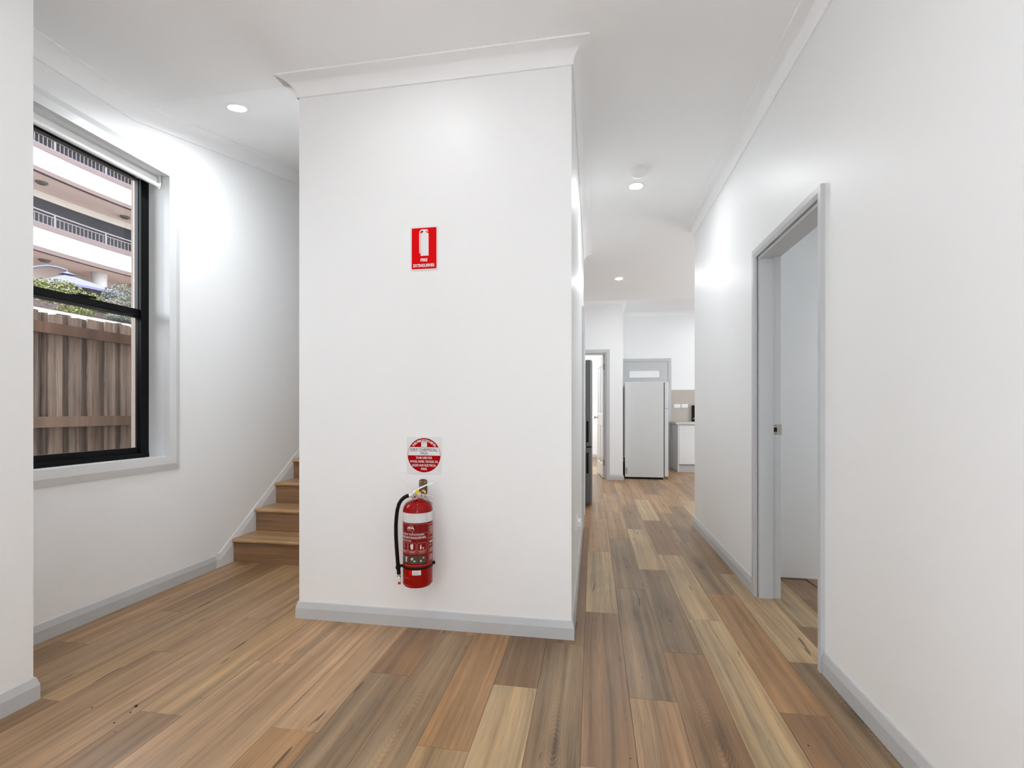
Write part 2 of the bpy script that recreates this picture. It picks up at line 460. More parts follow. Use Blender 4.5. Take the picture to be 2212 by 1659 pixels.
# far wall with a doorway, corner wall, kitchen end wall, far room, kitchen sides
FX0, FX1, FZ = -0.57, 0.208, 2.045
fw = M(); fw.box(-1.4, FX0, YF, YF + T, 0, HC + 0.1); fw.box(FX1, XC, YF, YF + T, 0, HC + 0.1); fw.box(FX0, FX1, YF, YF + T, FZ, HC + 0.1)
struct(fw.obj('wall_far', WALL))
struct(M().box(XC - T, XC, YF + T, YK + T, 0, HC + 0.2).obj('wall_corner', WALL))
struct(M().box(XC, 4.0, YK, YK + T, 0, HC + 0.2).obj('wall_kitchen_end', WALL))
kr = M(); kr.box(4.0, 4.1, 4.74, YK + T, 0, 0.95); kr.box(4.0, 4.1, 4.74, YK + T, 2.35, HC + 0.2); kr.box(4.0, 4.1, 4.74, 5.6, 0.95, 2.35); kr.box(4.0, 4.1, 7.4, YK + T, 0.95, 2.35)  # unseen window opening added to bring daylight into the kitchen
struct(kr.obj('wall_kitchen_right', WALL))
struct(M().box(-1.467, -1.367, PY1, YF, 0, HC).obj('wall_kitchen_left', WALL))
fr_ = M(); fr_.box(-2.2, XC, 11.5, 11.6, 0, HC); fr_.box(-2.2, -2.1, YF + T, 11.5, 0, 0.8); fr_.box(-2.2, -2.1, YF + T, 11.5, 2.4, HC); fr_.box(-2.2, -2.1, YF + T, 8.5, 0.8, 2.4); fr_.box(-2.2, -2.1, 11.0, 11.5, 0.8, 2.4); fr_.box(XC - T, XC, YK + T, 11.5, 0, HC)  # opening in the side wall added to brighten the far room
fr_.box(-2.2, -1.4, YF, YF + T, 0, HC)
struct(fr_.obj('wall_far_room', WALL))
# back wall (behind the photographer) with an opening added for fill daylight
BW0, BW1, BZ0, BZ1 = 0.33, 0.75, 0.05, 2.10
bw = M(); bw.box(XN, BW0, -2.6, -2.5, 0, HC); bw.box(BW1, XR + T, -2.6, -2.5, 0, HC); bw.box(BW0, BW1, -2.6, -2.5, 0, BZ0); bw.box(BW0, BW1, -2.6, -2.5, BZ1, HC)
struct(bw.obj('wall_back', WALL))

# daylight openings: sampling portals lying in them (they give no light of their own)
def portal(loc, rot, sx, sy):
    ld = bpy.data.lights.new('daylight_portal', 'AREA'); ld.shape = 'RECTANGLE'; ld.size = sx; ld.size_y = sy; ld.cycles.is_portal = True
    o = bpy.data.objects.new('daylight_portal', ld); COL.objects.link(o); o.location = loc; o.rotation_euler = rot
portal(((BW0 + BW1) / 2, -2.55, (BZ0 + BZ1) / 2), (PI / 2, 0, PI), BW1 - BW0, BZ1 - BZ0)
portal((XL - 0.05, (NY0 + NY1) / 2, (NZ0 + NZ1) / 2), (PI / 2, 0, PI / 2), NY1 - NY0, NZ1 - NZ0)
portal((4.05, 6.5, 1.65), (PI / 2, 0, -PI / 2), 1.8, 1.4)
portal((2.65, 1.725, 1.55), (PI / 2, 0, -PI / 2), 0.45, 1.1)
portal((-2.15, 9.75, 1.6), (PI / 2, 0, PI / 2), 2.5, 1.6)
portal((XL - 0.20, (WY0 + WY1) / 2, (WZ0 + WZ1) / 2), (PI / 2, 0, PI / 2), WY1 - WY0, WZ1 - WZ0)

# ceilings -----------------------------------------------------------
YS = 2.358
c1 = M()
c1.box(XL - 0.1, XR + T, -2.6, YS, ZC, ZC + T)
c1.box(PX0 + 0.02, XR + T, YS, 4.84, ZC, ZC + T)
c1.box(-1.467, 4.1, 4.84, YF, ZC, ZC + T)
c1.box(-2.2, XC - 0.05, YF, 11.6, ZC, ZC + T)
c1.box(XR + T, 2.7, 1.1, 4.84, ZC, ZC + T)
c1.box(-1.467, -0.0, PY1 - 1, PY1 + 0.5, ZC + 0.001, ZC + T)
struct(c1.obj('ceiling', CEIL))
zs = lambda y: ZC + SLOPE * (y - YS)
struct(M().prism([(YS, ZC), (7.1, zs(7.1)), (7.1, zs(7.1) + T), (YS, ZC + T)], XL - 0.1, PX0 + 0.02, 'x').obj('ceiling_stair', CEIL))
ZK = 3.055
struct(M().prism([(YF, ZC), (YK + T, ZK), (YK + T, ZK + T), (YF, ZC + T)], XC - 0.05, 4.1, 'x').obj('ceiling_kitchen', CEIL))

# coves (cornice), skirtings ------------------------------------------
cv = cove(ZL, ZC)
k = 0
def trim(mesh, mat=CEIL, smooth=False):
    global k
    k += 1
    return struct(mesh.obj('trim_%d' % k, mat, smooth=smooth))
trim(sweep([(XR, -2.5), (XR, 4.84), (4.0, 4.84)], cv), CEIL, True)
trim(sweep([(PX1, PY1), (PX1, PY0), (PX0, PY0), (PX0, PY0 + 0.004)], cv), CEIL, True)
# cove that climbs with the stair ceiling: window wall and stair side
left = []
for yy in (1.5, YS, 7.0):
    dz = max(0, SLOPE * (yy - YS))
    left.append([(XL + o, yy, z + dz) for o, z in cv])
trim(M().rings(left, True, True), CEIL, True)
ri = [[(PX0 - o, PY0 - o, z) for o, z in cv], [(PX0 - o, YS, z) for o, z in cv], [(PX0 - o, 7.0, z + SLOPE * (7.0 - YS)) for o, z in cv]]
trim(M().rings(ri, True, True), CEIL, True)
trim(sweep([(XL + 0.01, 1.5), (XN, 1.5), (XN, -2.5)], cv), CEIL, True)
cvf = cove(2.832, ZC + 0.022, 0.088)
trim(sweep([(XC, YK), (XC, YF), (-1.36, YF)], cvf), CEIL, True)
cvk = cove(2.963, ZK, 0.088)
trim(sweep([(4.0, YK), (XC, YK)], cvk), CEIL, True)

kb = 0
def skirt(name, path): return struct(sweep(path, BASE).obj('baseboard_' + name, TRIM))
skirt('right_near', [(XR, -2.5), (XR, DY0 - 0.05)])
skirt('right_far', [(XR, DY1 + 0.05), (XR, 4.84), (3.4, 4.84)])
skirt('centre', [(PX1, CY0 - 0.06), (PX1, PY0), (PX0, PY0), (PX0, 3.09)])
skirt('centre_end', [(PX1, PY1), (PX1, CY1 + 0.06)])
skirt('left', [(XL, 2.967), (XL, 1.5), (XN, 1.5), (XN, -2.5)])
skirt('far', [(XC, YK - 0.05), (XC, YF), (FX1 + 0.066, YF)])
skirt('far_room', [(XC - T, 11.5), (-2.1, 11.5)])

# ------------------------------------------------------------------ casings and doors
def ring_casing(prof, a0, a1, b0, b1, put, open_bottom=True):
    """prof (outward distance from the opening, thickness); put(a, b, t) gives the point."""
    rings = []
    for d, t in prof:
        if open_bottom: rr = [(a0 - d, b0), (a0 - d, b1 + d), (a1 + d, b1 + d), (a1 + d, b0)]
        else: rr = [(a0 - d, b0 - d), (a0 - d, b1 + d), (a1 + d, b1 + d), (a1 + d, b0 - d)]
        rings.append([put(a, b, t) for a, b in rr])
    m = M(); n = 4
    vs = [p for q in rings for p in q]; fs = []
    for i in range(len(rings) - 1):
        for j in range(3 if open_bottom else 4):
            jj = (j + 1) % 4
            fs.append((i * 4 + j, i * 4 + jj, (i + 1) * 4 + jj, (i + 1) * 4 + j))
    if open_bottom:
        L_ = len(rings)
        fs.append(tuple(i * 4 for i in range(L_))); fs.append(tuple(i * 4 + 3 for i in range(L_)))
    return m.add(vs, fs)
CAS = [(0.0, -0.003), (0.0, 0.010), (0.018, 0.018), (0.045, 0.018), (0.045, -0.003)]
CAS66 = [(0.0, -0.003), (0.0, 0.010), (0.02, 0.018), (0.066, 0.018), (0.066, -0.003)]

# doorway in the right wall
d1 = sthing('door_1', (XR, (DY0 + DY1) / 2, 0)); P1 = -Vector(d1.location)
def ch(m, name, mat, par, smooth=False, bevel=0):
    """mesh given in world coordinates, parented to par (which is only moved)."""
    o = m.obj(name, mat, par, smooth, bevel); o.matrix_parent_inverse = Matrix.Translation(-par.location); return o
ch(ring_casing(CAS, DY0, DY1, 0, DZ, lambda a, b, t: (XR - t, a, b)), 'casing', TRIM, d1)
def jamb_set(par, x0, x1, y0, y1, z, stop0, stop1, th=0.0):
    a = M(); a.box(x0, x1, y0 - 0.012, y0 + 0.006, 0, z - 0.006); a.box(stop0, stop1, y0 + 0.006, y0 + 0.018, 0, z - 0.018); ch(a, 'jamb', TRIM, par)
    a = M(); a.box(x0, x1, y1 - 0.006, y1 + 0.012, 0, z - 0.006); a.box(stop0, stop1, y1 - 0.018, y1 - 0.006, 0, z - 0.018); ch(a, 'jamb', TRIM, par)
    a = M(); a.box(x0, x1, y0 - 0.012, y1 + 0.012, z - 0.006, z + 0.012); a.box(stop0, stop1, y0, y1, z - 0.018, z - 0.006); ch(a, 'head', TRIM, par)
jamb_set(d1, XR + 0.004, XR + 0.128, DY0, DY1, DZ, XR + 0.004, XR + 0.084)
sp = M(); sp.box(XR + 0.085, XR + 0.132, DY1 - 0.0085, DY1 - 0.006, 0.975, 1.038)
st = ch(sp, 'strike_plate', NICKEL, d1)
hole = ch(M().box(XR + 0.089, XR + 0.107, DY1 - 0.0092, DY1 - 0.0084, 0.993, 1.019), 'latch_hole', BLACK, st)

for zz in (0.984, 1.029):
    s_ = ch(M().lathe([(0.0032, DY1 - 0.0092), (0.0032, DY1 - 0.008)], (XR + 0.100, 0, zz), 10, 'y'), 'screw', DARK, st)

# cupboard doorway in the stair side
d2 = sthing('door_2', (PX1, (CY0 + CY1) / 2, 0))
ch(ring_casing(CAS66, CY0, CY1, 0, DZ, lambda a, b, t: (PX1 + t * 1.3, a, b)), 'casing', TRIM, d2)
jamb_set(d2, PX1 - 0.118, PX1 - 0.004, CY0, CY1, DZ, PX1 - 0.10, PX1 - 0.045)
ch(M().box(PX1 - 0.044, PX1 - 0.010, CY0 + 0.009, CY1 - 0.009, 0.008, DZ - 0.01), 'door_leaf', WTRIM, d2)

# far doorway with its four-panel leaf standing open
d3 = sthing('door_3', ((FX0 + FX1) / 2, YF, 0))
ch(ring_casing(CAS66, FX0, FX1, 0, FZ, lambda a, b, t: (a, YF - t, b)), 'casing', TRIM, d3)
for xa, xb in ((FX0 - 0.012, FX0 + 0.012), (FX1 - 0.012, FX1 + 0.012)):
    ch(M().box(xa, xb, YF + 0.004, YF + 0.115, 0, FZ - 0.012), 'jamb', TRIM, d3)
ch(M().box(FX0 - 0.012, FX1 + 0.012, YF + 0.004, YF + 0.115, FZ - 0.012, FZ + 0.012), 'head', TRIM, d3)
LW, LH, LT = 0.745, 2.02, 0.036
def panel_leaf(m, holes):
    """slab in local x (0..LW), z (0..LH), thickness along y, with sunk raised-field panels on both faces."""
    xs = sorted({0, LW} | {h[0] for h in holes} | {h[1] for h in holes}); zs_ = sorted({0, LH} | {h[2] for h in holes} | {h[3] for h in holes})
    for i in range(len(xs) - 1):
        for j in range(len(zs_) - 1):
            if any(h[0] <= xs[i] and xs[i+1] <= h[1] and h[2] <= zs_[j] and zs_[j+1] <= h[3] for h in holes): continue
            m.box(xs[i], xs[i+1], -LT / 2, LT / 2, zs_[j], zs_[j+1])
    return m
holes = [(0.10, 0.34, 0.22, 0.86), (0.405, 0.645, 0.22, 0.86), (0.10, 0.34, 1.05, 1.86), (0.405, 0.645, 1.05, 1.86)]
leaf = panel_leaf(M(), holes).obj('door_leaf', WTRIM, d3)
ang = math.radians(96.5)                                      # local x runs from the hinge into the far room
leaf.matrix_parent_inverse = Matrix.Translation(-d3.location)
leaf.location = (FX1 - 0.024, YF + 0.115, 0.012); leaf.rotation_euler = (0, 0, ang)
for h in holes:
    a, b, c, d = h
    pr = []
    for sgn in (1, -1):
        ring = lambda e, y: [(a + e, y * sgn, c + e), (b - e, y * sgn, c + e), (b - e, y * sgn, d - e), (a + e, y * sgn, d - e)]
        pr.append([ring(0, LT / 2), ring(0.012, LT / 2 - 0.010), ring(0.03, LT / 2 - 0.010), ring(0.055, LT / 2 - 0.003)])
    pmh = M()
    for q in pr:
        pmh.rings(q, True); n0 = len(pmh.v) - 4; pmh.f.append((n0, n0 + 1, n0 + 2, n0 + 3))
    pmh.obj('panel', WTRIM, leaf)
kn = M()
for sgn in (1, -1):
    kn.lathe([(0.026, 0.018 * sgn), (0.026, 0.024 * sgn), (0.010, 0.026 * sgn), (0.010, 0.05 * sgn), (0.026, 0.055 * sgn), (0.029, 0.068 * sgn), (0.022, 0.08 * sgn), (0.004, 0.084 * sgn)], (LW - 0.065, 0, 0.99), 20, 'y')
kn.obj('door_knob', NICKEL, leaf, True)
for zz in (0.20, 1.78):
    M().box(-0.012, 0.004, -LT / 2 - 0.012, LT / 2, zz, zz + 0.10).obj('hinge', NICKEL, leaf)

# end door of the kitchen, with a glass slot that glows in place of daylight
EX0, EX1, EZ = 0.585, 1.440, 2.072
d4 = sthing('door_4', ((EX0 + EX1) / 2, YK, 0))
ch(ring_casing(CAS66, EX0, EX1, 0, EZ, lambda a, b, t: (a, YK - t, b)), 'casing', TRIM, d4)
GX0, GX1, GZ0, GZ1 = 0.715, 1.297, 1.768, 1.905
lf = M(); lf.box(EX0 + 0.003, GX0, YK - 0.003, YK + 0.035, 0.008, EZ - 0.006); lf.box(GX1, EX1 - 0.003, YK - 0.003, YK + 0.035, 0.008, EZ - 0.006)
lf.box(GX0, GX1, YK - 0.003, YK + 0.035, 0.008, GZ0); lf.box(GX0, GX1, YK - 0.003, YK + 0.035, GZ1, EZ - 0.006)
l4 = ch(lf, 'door_leaf', TRIM, d4)
l4.location.y -= 0.004
pg = M().box(GX0, GX1, YK + 0.004, YK + 0.012, GZ0, GZ1)
ch(pg, 'glass_slot', emit('daylight_glow', (0.95, 0.97, 1.0, 1), 0.95), d4)  # the pane's own glow stands in for light from outside
bd = M()
for q in ((GX0 - 0.012, GX0, GZ0 - 0.012, GZ1 + 0.012), (GX1, GX1 + 0.012, GZ0 - 0.012, GZ1 + 0.012), (GX0, GX1, GZ0 - 0.012, GZ0), (GX0, GX1, GZ1, GZ1 + 0.012)):
    bd.box(q[0], q[1], YK - 0.013, YK - 0.007, q[2], q[3])
ch(bd, 'glazing_bead', TRIM, d4)

# ------------------------------------------------------------------ window in the left wall
w1 = sthing('window_1', (XL, (WY0 + WY1) / 2, WZ0))
WCAS = [(-0.008, -0.02), (-0.008, 0.022), (0.040, 0.022), (0.078, 0.010), (0.078, -0.003)]
ch(ring_casing(WCAS, WY0, WY1, WZ0, WZ1, lambda a, b, t: (XL + t, a, b), False), 'window_casing', WTRIM, w1)
FX = XO + 0.0                                                # inner face of the black frame
f_ = M()
for sg, yo in ((1, WY1), (-1, WY0)):
    f_.box(FX - 0.016, FX, yo - sg * 0.052, yo + sg * 0.006, WZ0 - 0.010, WZ1); f_.box(FX - 0.044, FX - 0.016, yo - sg * 0.028, yo + sg * 0.006, WZ0 - 0.010, WZ1)
    f_.box(FX - 0.090, FX - 0.044, yo - sg * 0.001, yo + sg * 0.006, WZ0 - 0.010, WZ1)
f_.box(FX - 0.090, FX, WY0 + 0.052, WY1 - 0.052, WZ1 - 0.02, WZ1); f_.box(FX - 0.090, FX + 0.004, WY0 + 0.0, WY1 - 0.0, WZ0 - 0.010, WZ0 + 0.028)
ch(f_, 'window_frame', BLACK, w1, bevel=0.0015)
def sash(x0, x1, y0, y1, z0, z1, st_, bt, tp):
    m = M(); m.box(x0, x1, y0, y0 + st_, z0, z1); m.box(x0, x1, y1 - st_, y1, z0, z1)
    m.box(x0, x1, y0 + st_, y1 - st_, z0, z0 + bt); m.box(x0, x1, y0 + st_, y1 - st_, z1 - tp, z1)
    return m
SY0, SY1 = WY0 + 0.029, WY1 - 0.029
ls = ch(sash(FX - 0.042, FX - 0.018, SY0, SY1, WZ0 + 0.026, 1.753, 0.024, 0.038, 0.036), 'lower_sash', BLACK, w1)
us = ch(sash(FX - 0.075, FX - 0.050, SY0 - 0.027, SY1 + 0.027, 1.704, WZ1 - 0.018, 0.026, 0.034, 0.006), 'upper_sash', DARK, w1)
for par, xx, za, zb in ((ls, FX - 0.030, WZ0 + 0.06, 1.72), (us, FX - 0.062, 1.735, WZ1 - 0.024)):
    g_ = M().box(xx - 0.002, xx + 0.002, SY0 + 0.016, SY1 - 0.016, za, zb).obj('glass_pane', GLASS, par)

lk = M(); lk.box(FX - 0.044, FX - 0.016, 2.155, 2.245, 1.753, 1.759); lk.box(FX - 0.038, FX - 0.020, 2.185, 2.285, 1.759, 1.770)
lko = lk.obj('sash_lock', BLACK, ls, bevel=0.002)

bl = thing('roller_blind', 'white roller blind wound up at the head of the black framed window', 'blind', (XL - 0.055, (WY0 + WY1) / 2, WZ1))
BX = XL - 0.052
ch(M().lathe([(0.026, WY0 + 0.02), (0.026, WY1 - 0.028)], (BX - 0.024, 0, WZ1 - 0.034), 24, 'y'), 'roller_tube', BLIND, bl, True)
ch(M().box(BX + 0.0005, BX + 0.0025, WY0 + 0.022, WY1 - 0.030, 2.540, WZ1 - 0.030), 'fabric', BLIND, bl)
ch(M().lathe([(0.009, WY0 + 0.022), (0.013, WY0 + 0.024), (0.013, WY1 - 0.014), (0.010, WY1 - 0.011)], (BX + 0.001, 0, 2.533), 16, 'y'), 'bottom_rail', WHITE, bl, True)
for yy in (WY0 + 0.012, WY1 - 0.012):
    ch(M().box(BX - 0.045, BX + 0.012, yy - 0.004, yy + 0.004, WZ1 - 0.058, WZ1 - 0.001), 'end_bracket', WHITE, bl, bevel=0.002)
ch(M().tube([(BX - 0.012, WY1 - 0.018, WZ1 - 0.04), (BX + 0.008, WY1 - 0.018, WZ1 - 0.06), (BX + 0.002, WY1 - 0.018, WZ1 - 0.085)], 0.005, 8), 'chain_guide', WHITE, bl, True)

# ------------------------------------------------------------------ stairs
stairs = thing('staircase', 'honey timber staircase with bullnosed treads climbing behind the white enclosure', 'stairs', ((XL + PX0) / 2, 3.12, 0))
SX0, SX1 = XL + 0.016, PX0 - 0.002
SWD = SX1 - SX0; RISE, GO, SY = 0.1722, 0.2395, 3.128
toX = Matrix.Rotation(-PI / 2, 4, 'Z')      # local y -> world x
for i in range(12):
    y0 = SY + GO * i; z1 = RISE * (i + 1)
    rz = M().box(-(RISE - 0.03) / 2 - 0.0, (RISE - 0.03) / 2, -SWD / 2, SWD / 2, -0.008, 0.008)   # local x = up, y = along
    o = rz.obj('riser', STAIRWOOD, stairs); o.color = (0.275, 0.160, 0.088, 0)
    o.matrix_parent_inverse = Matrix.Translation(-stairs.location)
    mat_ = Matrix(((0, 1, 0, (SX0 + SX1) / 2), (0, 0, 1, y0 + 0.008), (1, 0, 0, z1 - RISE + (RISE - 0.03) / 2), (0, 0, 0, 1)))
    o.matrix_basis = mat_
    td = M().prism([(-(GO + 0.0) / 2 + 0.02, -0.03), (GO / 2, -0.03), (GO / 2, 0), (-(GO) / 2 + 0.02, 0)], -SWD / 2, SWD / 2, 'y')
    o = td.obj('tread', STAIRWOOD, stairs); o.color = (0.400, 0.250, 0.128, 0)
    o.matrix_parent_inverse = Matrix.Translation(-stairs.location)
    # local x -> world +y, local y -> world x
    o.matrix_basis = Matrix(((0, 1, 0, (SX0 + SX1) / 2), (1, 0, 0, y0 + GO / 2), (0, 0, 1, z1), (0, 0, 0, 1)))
    npf = [(0.022, -0.03)] + [(-0.004 - 0.011 * math.sin(t * PI / 8), -0.011 - 0.011 * math.cos(t * PI / 8)) for t in range(0, 9)] + [(0.022, 0.0)]
    npf = [(0.022, -0.042), (0.004, -0.042), (0.002, -0.026)] + [(-0.006 - 0.012 * math.sin(t * PI / 8), -0.013 - 0.013 * math.cos(t * PI / 8)) for t in range(0, 9)] + [(0.022, 0.0)]
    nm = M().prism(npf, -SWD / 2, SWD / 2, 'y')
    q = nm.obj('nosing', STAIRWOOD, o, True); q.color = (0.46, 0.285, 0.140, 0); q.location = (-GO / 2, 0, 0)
# sloping string against the window wall
m_ = RISE / GO
ytop = lambda z: SY + (z - 0.11) / m_
sg = [(2.967, 0.0), (SY + 0.01, 0.0), (SY + 0.01 + GO * 11, RISE * 11), (SY + GO * 11, RISE * 11 + 0.26), (3.006, 0.101), (2.967, 0.112)]
def srow(y, z): return [(XL - 0.002, y, 0), (XL + 0.0145, y, 0), (XL + 0.0145, y, max(0.02, z - 0.052)), (XL + 0.006, y, z - 0.006), (XL + 0.003, y, z), (XL - 0.002, y, z)]
struct(M().rings([srow(2.967, 0.112), srow(3.006, 0.103), srow(6.0, 0.103 + 0.714 * (6.0 - 3.006))], True, True).obj('trim_20', WTRIM))

# ------------------------------------------------------------------ downlights, smoke alarm
def downlight(label, loc, power=None, tilt=0.0, group='recessed ceiling downlights'):
    t = thing('downlight', label, 'ceiling light', loc, group)
    t.rotation_euler = (tilt, 0, 0)
    M().lathe([(0.046, -0.003), (0.052, -0.007), (0.058, -0.005), (0.060, 0.001), (0.046, 0.001)], (0, 0, 0), 32, cap=False).obj('trim_ring', WHITE, t, True)
    M().lathe([(0.0005, -0.015), (0.020, -0.0142), (0.034, -0.0115), (0.043, -0.0075), (0.047, -0.003)], (0, 0, 0), 28, cap=False).obj('diffuser', LAMPGLOW, t)
    ld = bpy.data.lights.new('downlight_lamp', 'AREA'); ld.shape = 'DISK'; ld.size = 0.09
    ld.spread = math.radians(172); ld.energy = (power if power is not None else LAMP_W); ld.color = (0.91, 0.965, 1.0)
    lo = bpy.data.objects.new('downlight_lamp', ld); COL.objects.link(lo); lo.parent = t; lo.location = (0, 0, -0.0165)
    return t
tl = math.atan(SLOPE)
downlight('glowing round downlight in the sloping ceiling above the stairs', (-2.098, 2.528, zs(2.528)), LAMP_W * 1.2, tl)
downlight('glowing round downlight beside the smoke alarm over the hallway', (0.338, 3.86, ZC), LAMP_W * 0.68)
downlight('smaller looking round downlight deep in the hallway towards the kitchen', (0.348, 6.522, ZC), LAMP_W * 1.3)
downlight('round downlight close to the white wall with the extinguisher, above the frame', (-0.815, 1.775, ZC), LAMP_W * 0.13)
downlight('round downlight over the near floor beside the window nib, above the frame', (-1.55, 0.45, ZC), LAMP_W * 0.5)
downlight('added fill downlight above the photographer near the right wall', (0.30, 0.55, ZC), LAMP_W * 0.3)  # unseen fill lamp, added for general brightness
downlight('added fill downlight behind the photographer on the window side', (-1.40, -1.3, ZC), LAMP_W * 0.5)  # lamp added out of view to fill the front room
downlight('added fill downlight behind the photographer on the doorway side', (0.20, -1.3, ZC), LAMP_W * 0.5)  # another added fill lamp, never in view
downlight('added kitchen fill downlight hidden behind the hallway wall', (2.2, 6.4, ZC))  # lamp added to brighten the kitchen
downlight('added kitchen fill downlight over the benchtop out of sight', (2.2, 8.6, ZC + 0.063), LAMP_W * 0.7, math.atan((ZK - ZC) / 1.78))  # second lamp added for kitchen brightness
downlight('added downlight brightening the room behind the panelled door', (-0.6, 9.6, ZC), LAMP_W * 8)  # strong lamp added to lift the far room's brightness

sm = thing('smoke_alarm', 'white round smoke alarm on the hallway ceiling beside a downlight', 'smoke alarm', (0.337, 3.60, ZC))
M().lathe([(0.062, 0.0), (0.064, -0.010), (0.060, -0.014)], (0, 0, 0), 40).obj('base_ring', WHITE, sm, True)
M().lathe([(0.052, -0.013), (0.066, -0.017), (0.067, -0.026), (0.058, -0.040), (0.045, -0.048), (0.030, -0.050), (0.028, -0.055), (0.004, -0.056)], (0, 0, 0), 40).obj('cover', WHITE, sm, True)

# ------------------------------------------------------------------ signs on the centre wall
YW = PY0
def wall_pts(pts, cx, cz, y): return [(cx + u, y, cz + v) for u, v in pts]
def flat_text(name, rows, cx, cz, y, mat, par, bold=0.012):
    m = M()
    for s, u, v, wd, ht in rows:
        p, f = text_fit(s, wd, ht, bold)
        m.add([(cx + u + a, y, cz + v + b) for a, b in p], f)
    o = ch(m, name, mat, par); o['kind'] = 'stuff'
    return o
def rrect(hw, hh, r, n=5):
    p = []
    for cx_, cy_, a0 in ((hw - r, hh - r, 0), (-hw + r, hh - r, 90), (-hw + r, -hh + r, 180), (hw - r, -hh + r, 270)):
        for i in range(n + 1):
            a = math.radians(a0 + 90 * i / n); p.append((cx_ + r * math.cos(a), cy_ + r * math.sin(a)))
    return p
def slab(m, poly, cx, cz, y0, y1): return m.prism([(cx + u, cz + v) for u, v in poly], y0, y1, 'y')

s1 = thing('location_sign', 'red and white fire extinguisher location sign, upper of two on the white wall', 'sign', (-0.858, YW, 1.957))
cx, cz = -0.858, 1.9575
ch(slab(M(), rrect(0.0755, 0.1135, 0.002), cx, cz, YW - 0.0025, YW), 'sign_plate', SIGNWHITE, s1)
ch(slab(M(), rrect(0.067, 0.1060, 0.0045), cx, cz, YW - 0.0031, YW - 0.0026), 'red_panel', SIGNRED, s1)
uv = lambda x, y: ((x - 715) * 0.000196, (840 - (y + (x - 715) * 0.07)) * 0.0001885)
pic = M()
yv = YW - 0.0036
body = [(622,440),(690,398),(702,360),(650,352),(628,366),(612,400),(612,975),(585,980),(583,425),(597,372),(625,338),(680,322),(760,318),(815,318),(826,335),(770,337),(760,345),(833,362),(836,378),(752,366),(760,388),(840,428),(840,1032),(622,1050)]
for q_, pts_ in enumerate(([(622,440),(690,398),(704,372),(756,372),(764,390),(840,428),(840,1035),(622,1050)],
        [(704,371),(652,352),(628,366),(612,400),(612,975),(585,980),(583,425),(590,395),(600,368),(617,345),(645,330),(680,322),(744,318),(744,371)],
        [(745,318),(815,316),(828,328),(826,337),(772,338),(745,340)],
        [(745,341),(772,341),(834,362),(836,380),(757,368),(745,368)])):
    slab(pic, [uv(*p) for p in pts_], cx, cz, yv + 0.00003 * q_, YW - 0.0032)
ch(pic, 'pictogram', SIGNWHITE, s1)
flat_text('lettering', [('FIRE', uv(715,1157)[0], uv(715,1157)[1], 0.0365, 0.0152), ('EXTINGUISHER', uv(715,1306)[0], uv(715,1306)[1], 0.1150, 0.0152)], cx, cz, YW - 0.0036, SIGNWHITE, s1, 0.03)

s2 = thing('instruction_sign', 'square white sign with a red disc naming the dry chemical extinguisher below', 'sign', (-0.858, YW, 0.889))
cx, cz = -0.858, 0.8895
k2 = 0.000144
ch(slab(M(), rrect(0.0945, 0.0942, 0.001), cx, cz, YW - 0.0025, YW), 'sign_plate', SIGNWHITE, s2)
Rr = 0.0885
def chord(v0, v1, R_):
    """disc band between heights v0 and v1"""
    p = []
    for i in range(25):
        v = v0 + (v1 - v0) * i / 24; p.append((math.sqrt(max(0, R_ * R_ - v * v)), v))
    return p + [(-a, b) for a, b in p[::-1]]
rd = M()
slab(rd, chord(0.0418, 0.0884, Rr), cx, cz, YW - 0.0031, YW - 0.0026); slab(rd, chord(-0.0884, -0.0014, Rr), cx, cz, YW - 0.0031, YW - 0.0026)
for sgn in (1, -1):                                    # thin red rim beside the white band
    o_ = [(sgn * math.sqrt(Rr**2 - v * v), v) for v in [-0.0014 + 0.0432 * i / 10 for i in range(11)]]
    i_ = [(sgn * math.sqrt((Rr - 0.0018)**2 - v * v), v) for v in [-0.0014 + 0.0432 * i / 10 for i in range(11)]]
    slab(rd, o_ + i_[::-1], cx, cz, YW - 0.0031, YW - 0.0026)
ch(rd, 'red_disc', SIGNRED2, s2)
ch(M().box(cx - 0.0149, cx + 0.0161, YW - 0.0036, YW - 0.0032, cz + 0.0432, cz + 0.0698), 'number_box', SIGNWHITE, s2)
flat_text('dark_lettering', [('DRY CHEMICAL', 0, 0.0281, 0.1447, 0.0158), ('AB(E)', 0, 0.0106, 0.0425, 0.0125), ('UNIT NO', 0.001, 0.0640, 0.026, 0.0048)], cx, cz, YW - 0.0038, flat('sign_maroon', (0.15, 0.010, 0.014, 1), 0.5), s2, 0.0)
lt = flat_text('white_lettering', [('TO BE USED FOR', 0, -0.0133, 0.088, 0.0110), ('WOOD, PAPER, TEXTILES, OIL', 0, -0.0328, 0.1526, 0.0112), ('LIQUID AND ELECTRICAL', 0, -0.0522, 0.129, 0.0112), ('FIRES', 0, -0.0707, 0.031, 0.0110)], cx, cz, YW - 0.0036, SIGNWHITE, s2, 0.018)
arcm = M(); word = 'THIS FIRE EXTINGUISHER'
adv = [0.62 if c not in 'I ' else (0.32 if c == 'I' else 0.42) for c in word]
tot = sum(adv); run = 0.0
for c, a in zip(word, adv):
    mid_ = (run + a / 2) / tot; run += a
    if c == ' ': continue
    th = math.radians(142.5 - 106.5 * mid_)
    p, f = text_fit(c, 0.0088 if c != 'I' else 0.0024, 0.0115, 0.018)
    rr = 0.0765
    arcm.add([(cx + rr * math.cos(th) + a_ * math.sin(th) + b_ * math.cos(th), YW - 0.0036, cz + rr * math.sin(th) - a_ * math.cos(th) + b_ * math.sin(th)) for a_, b_ in p], f)
ch(arcm, 'arched_lettering', SIGNWHITE, s2)['kind'] = 'stuff'

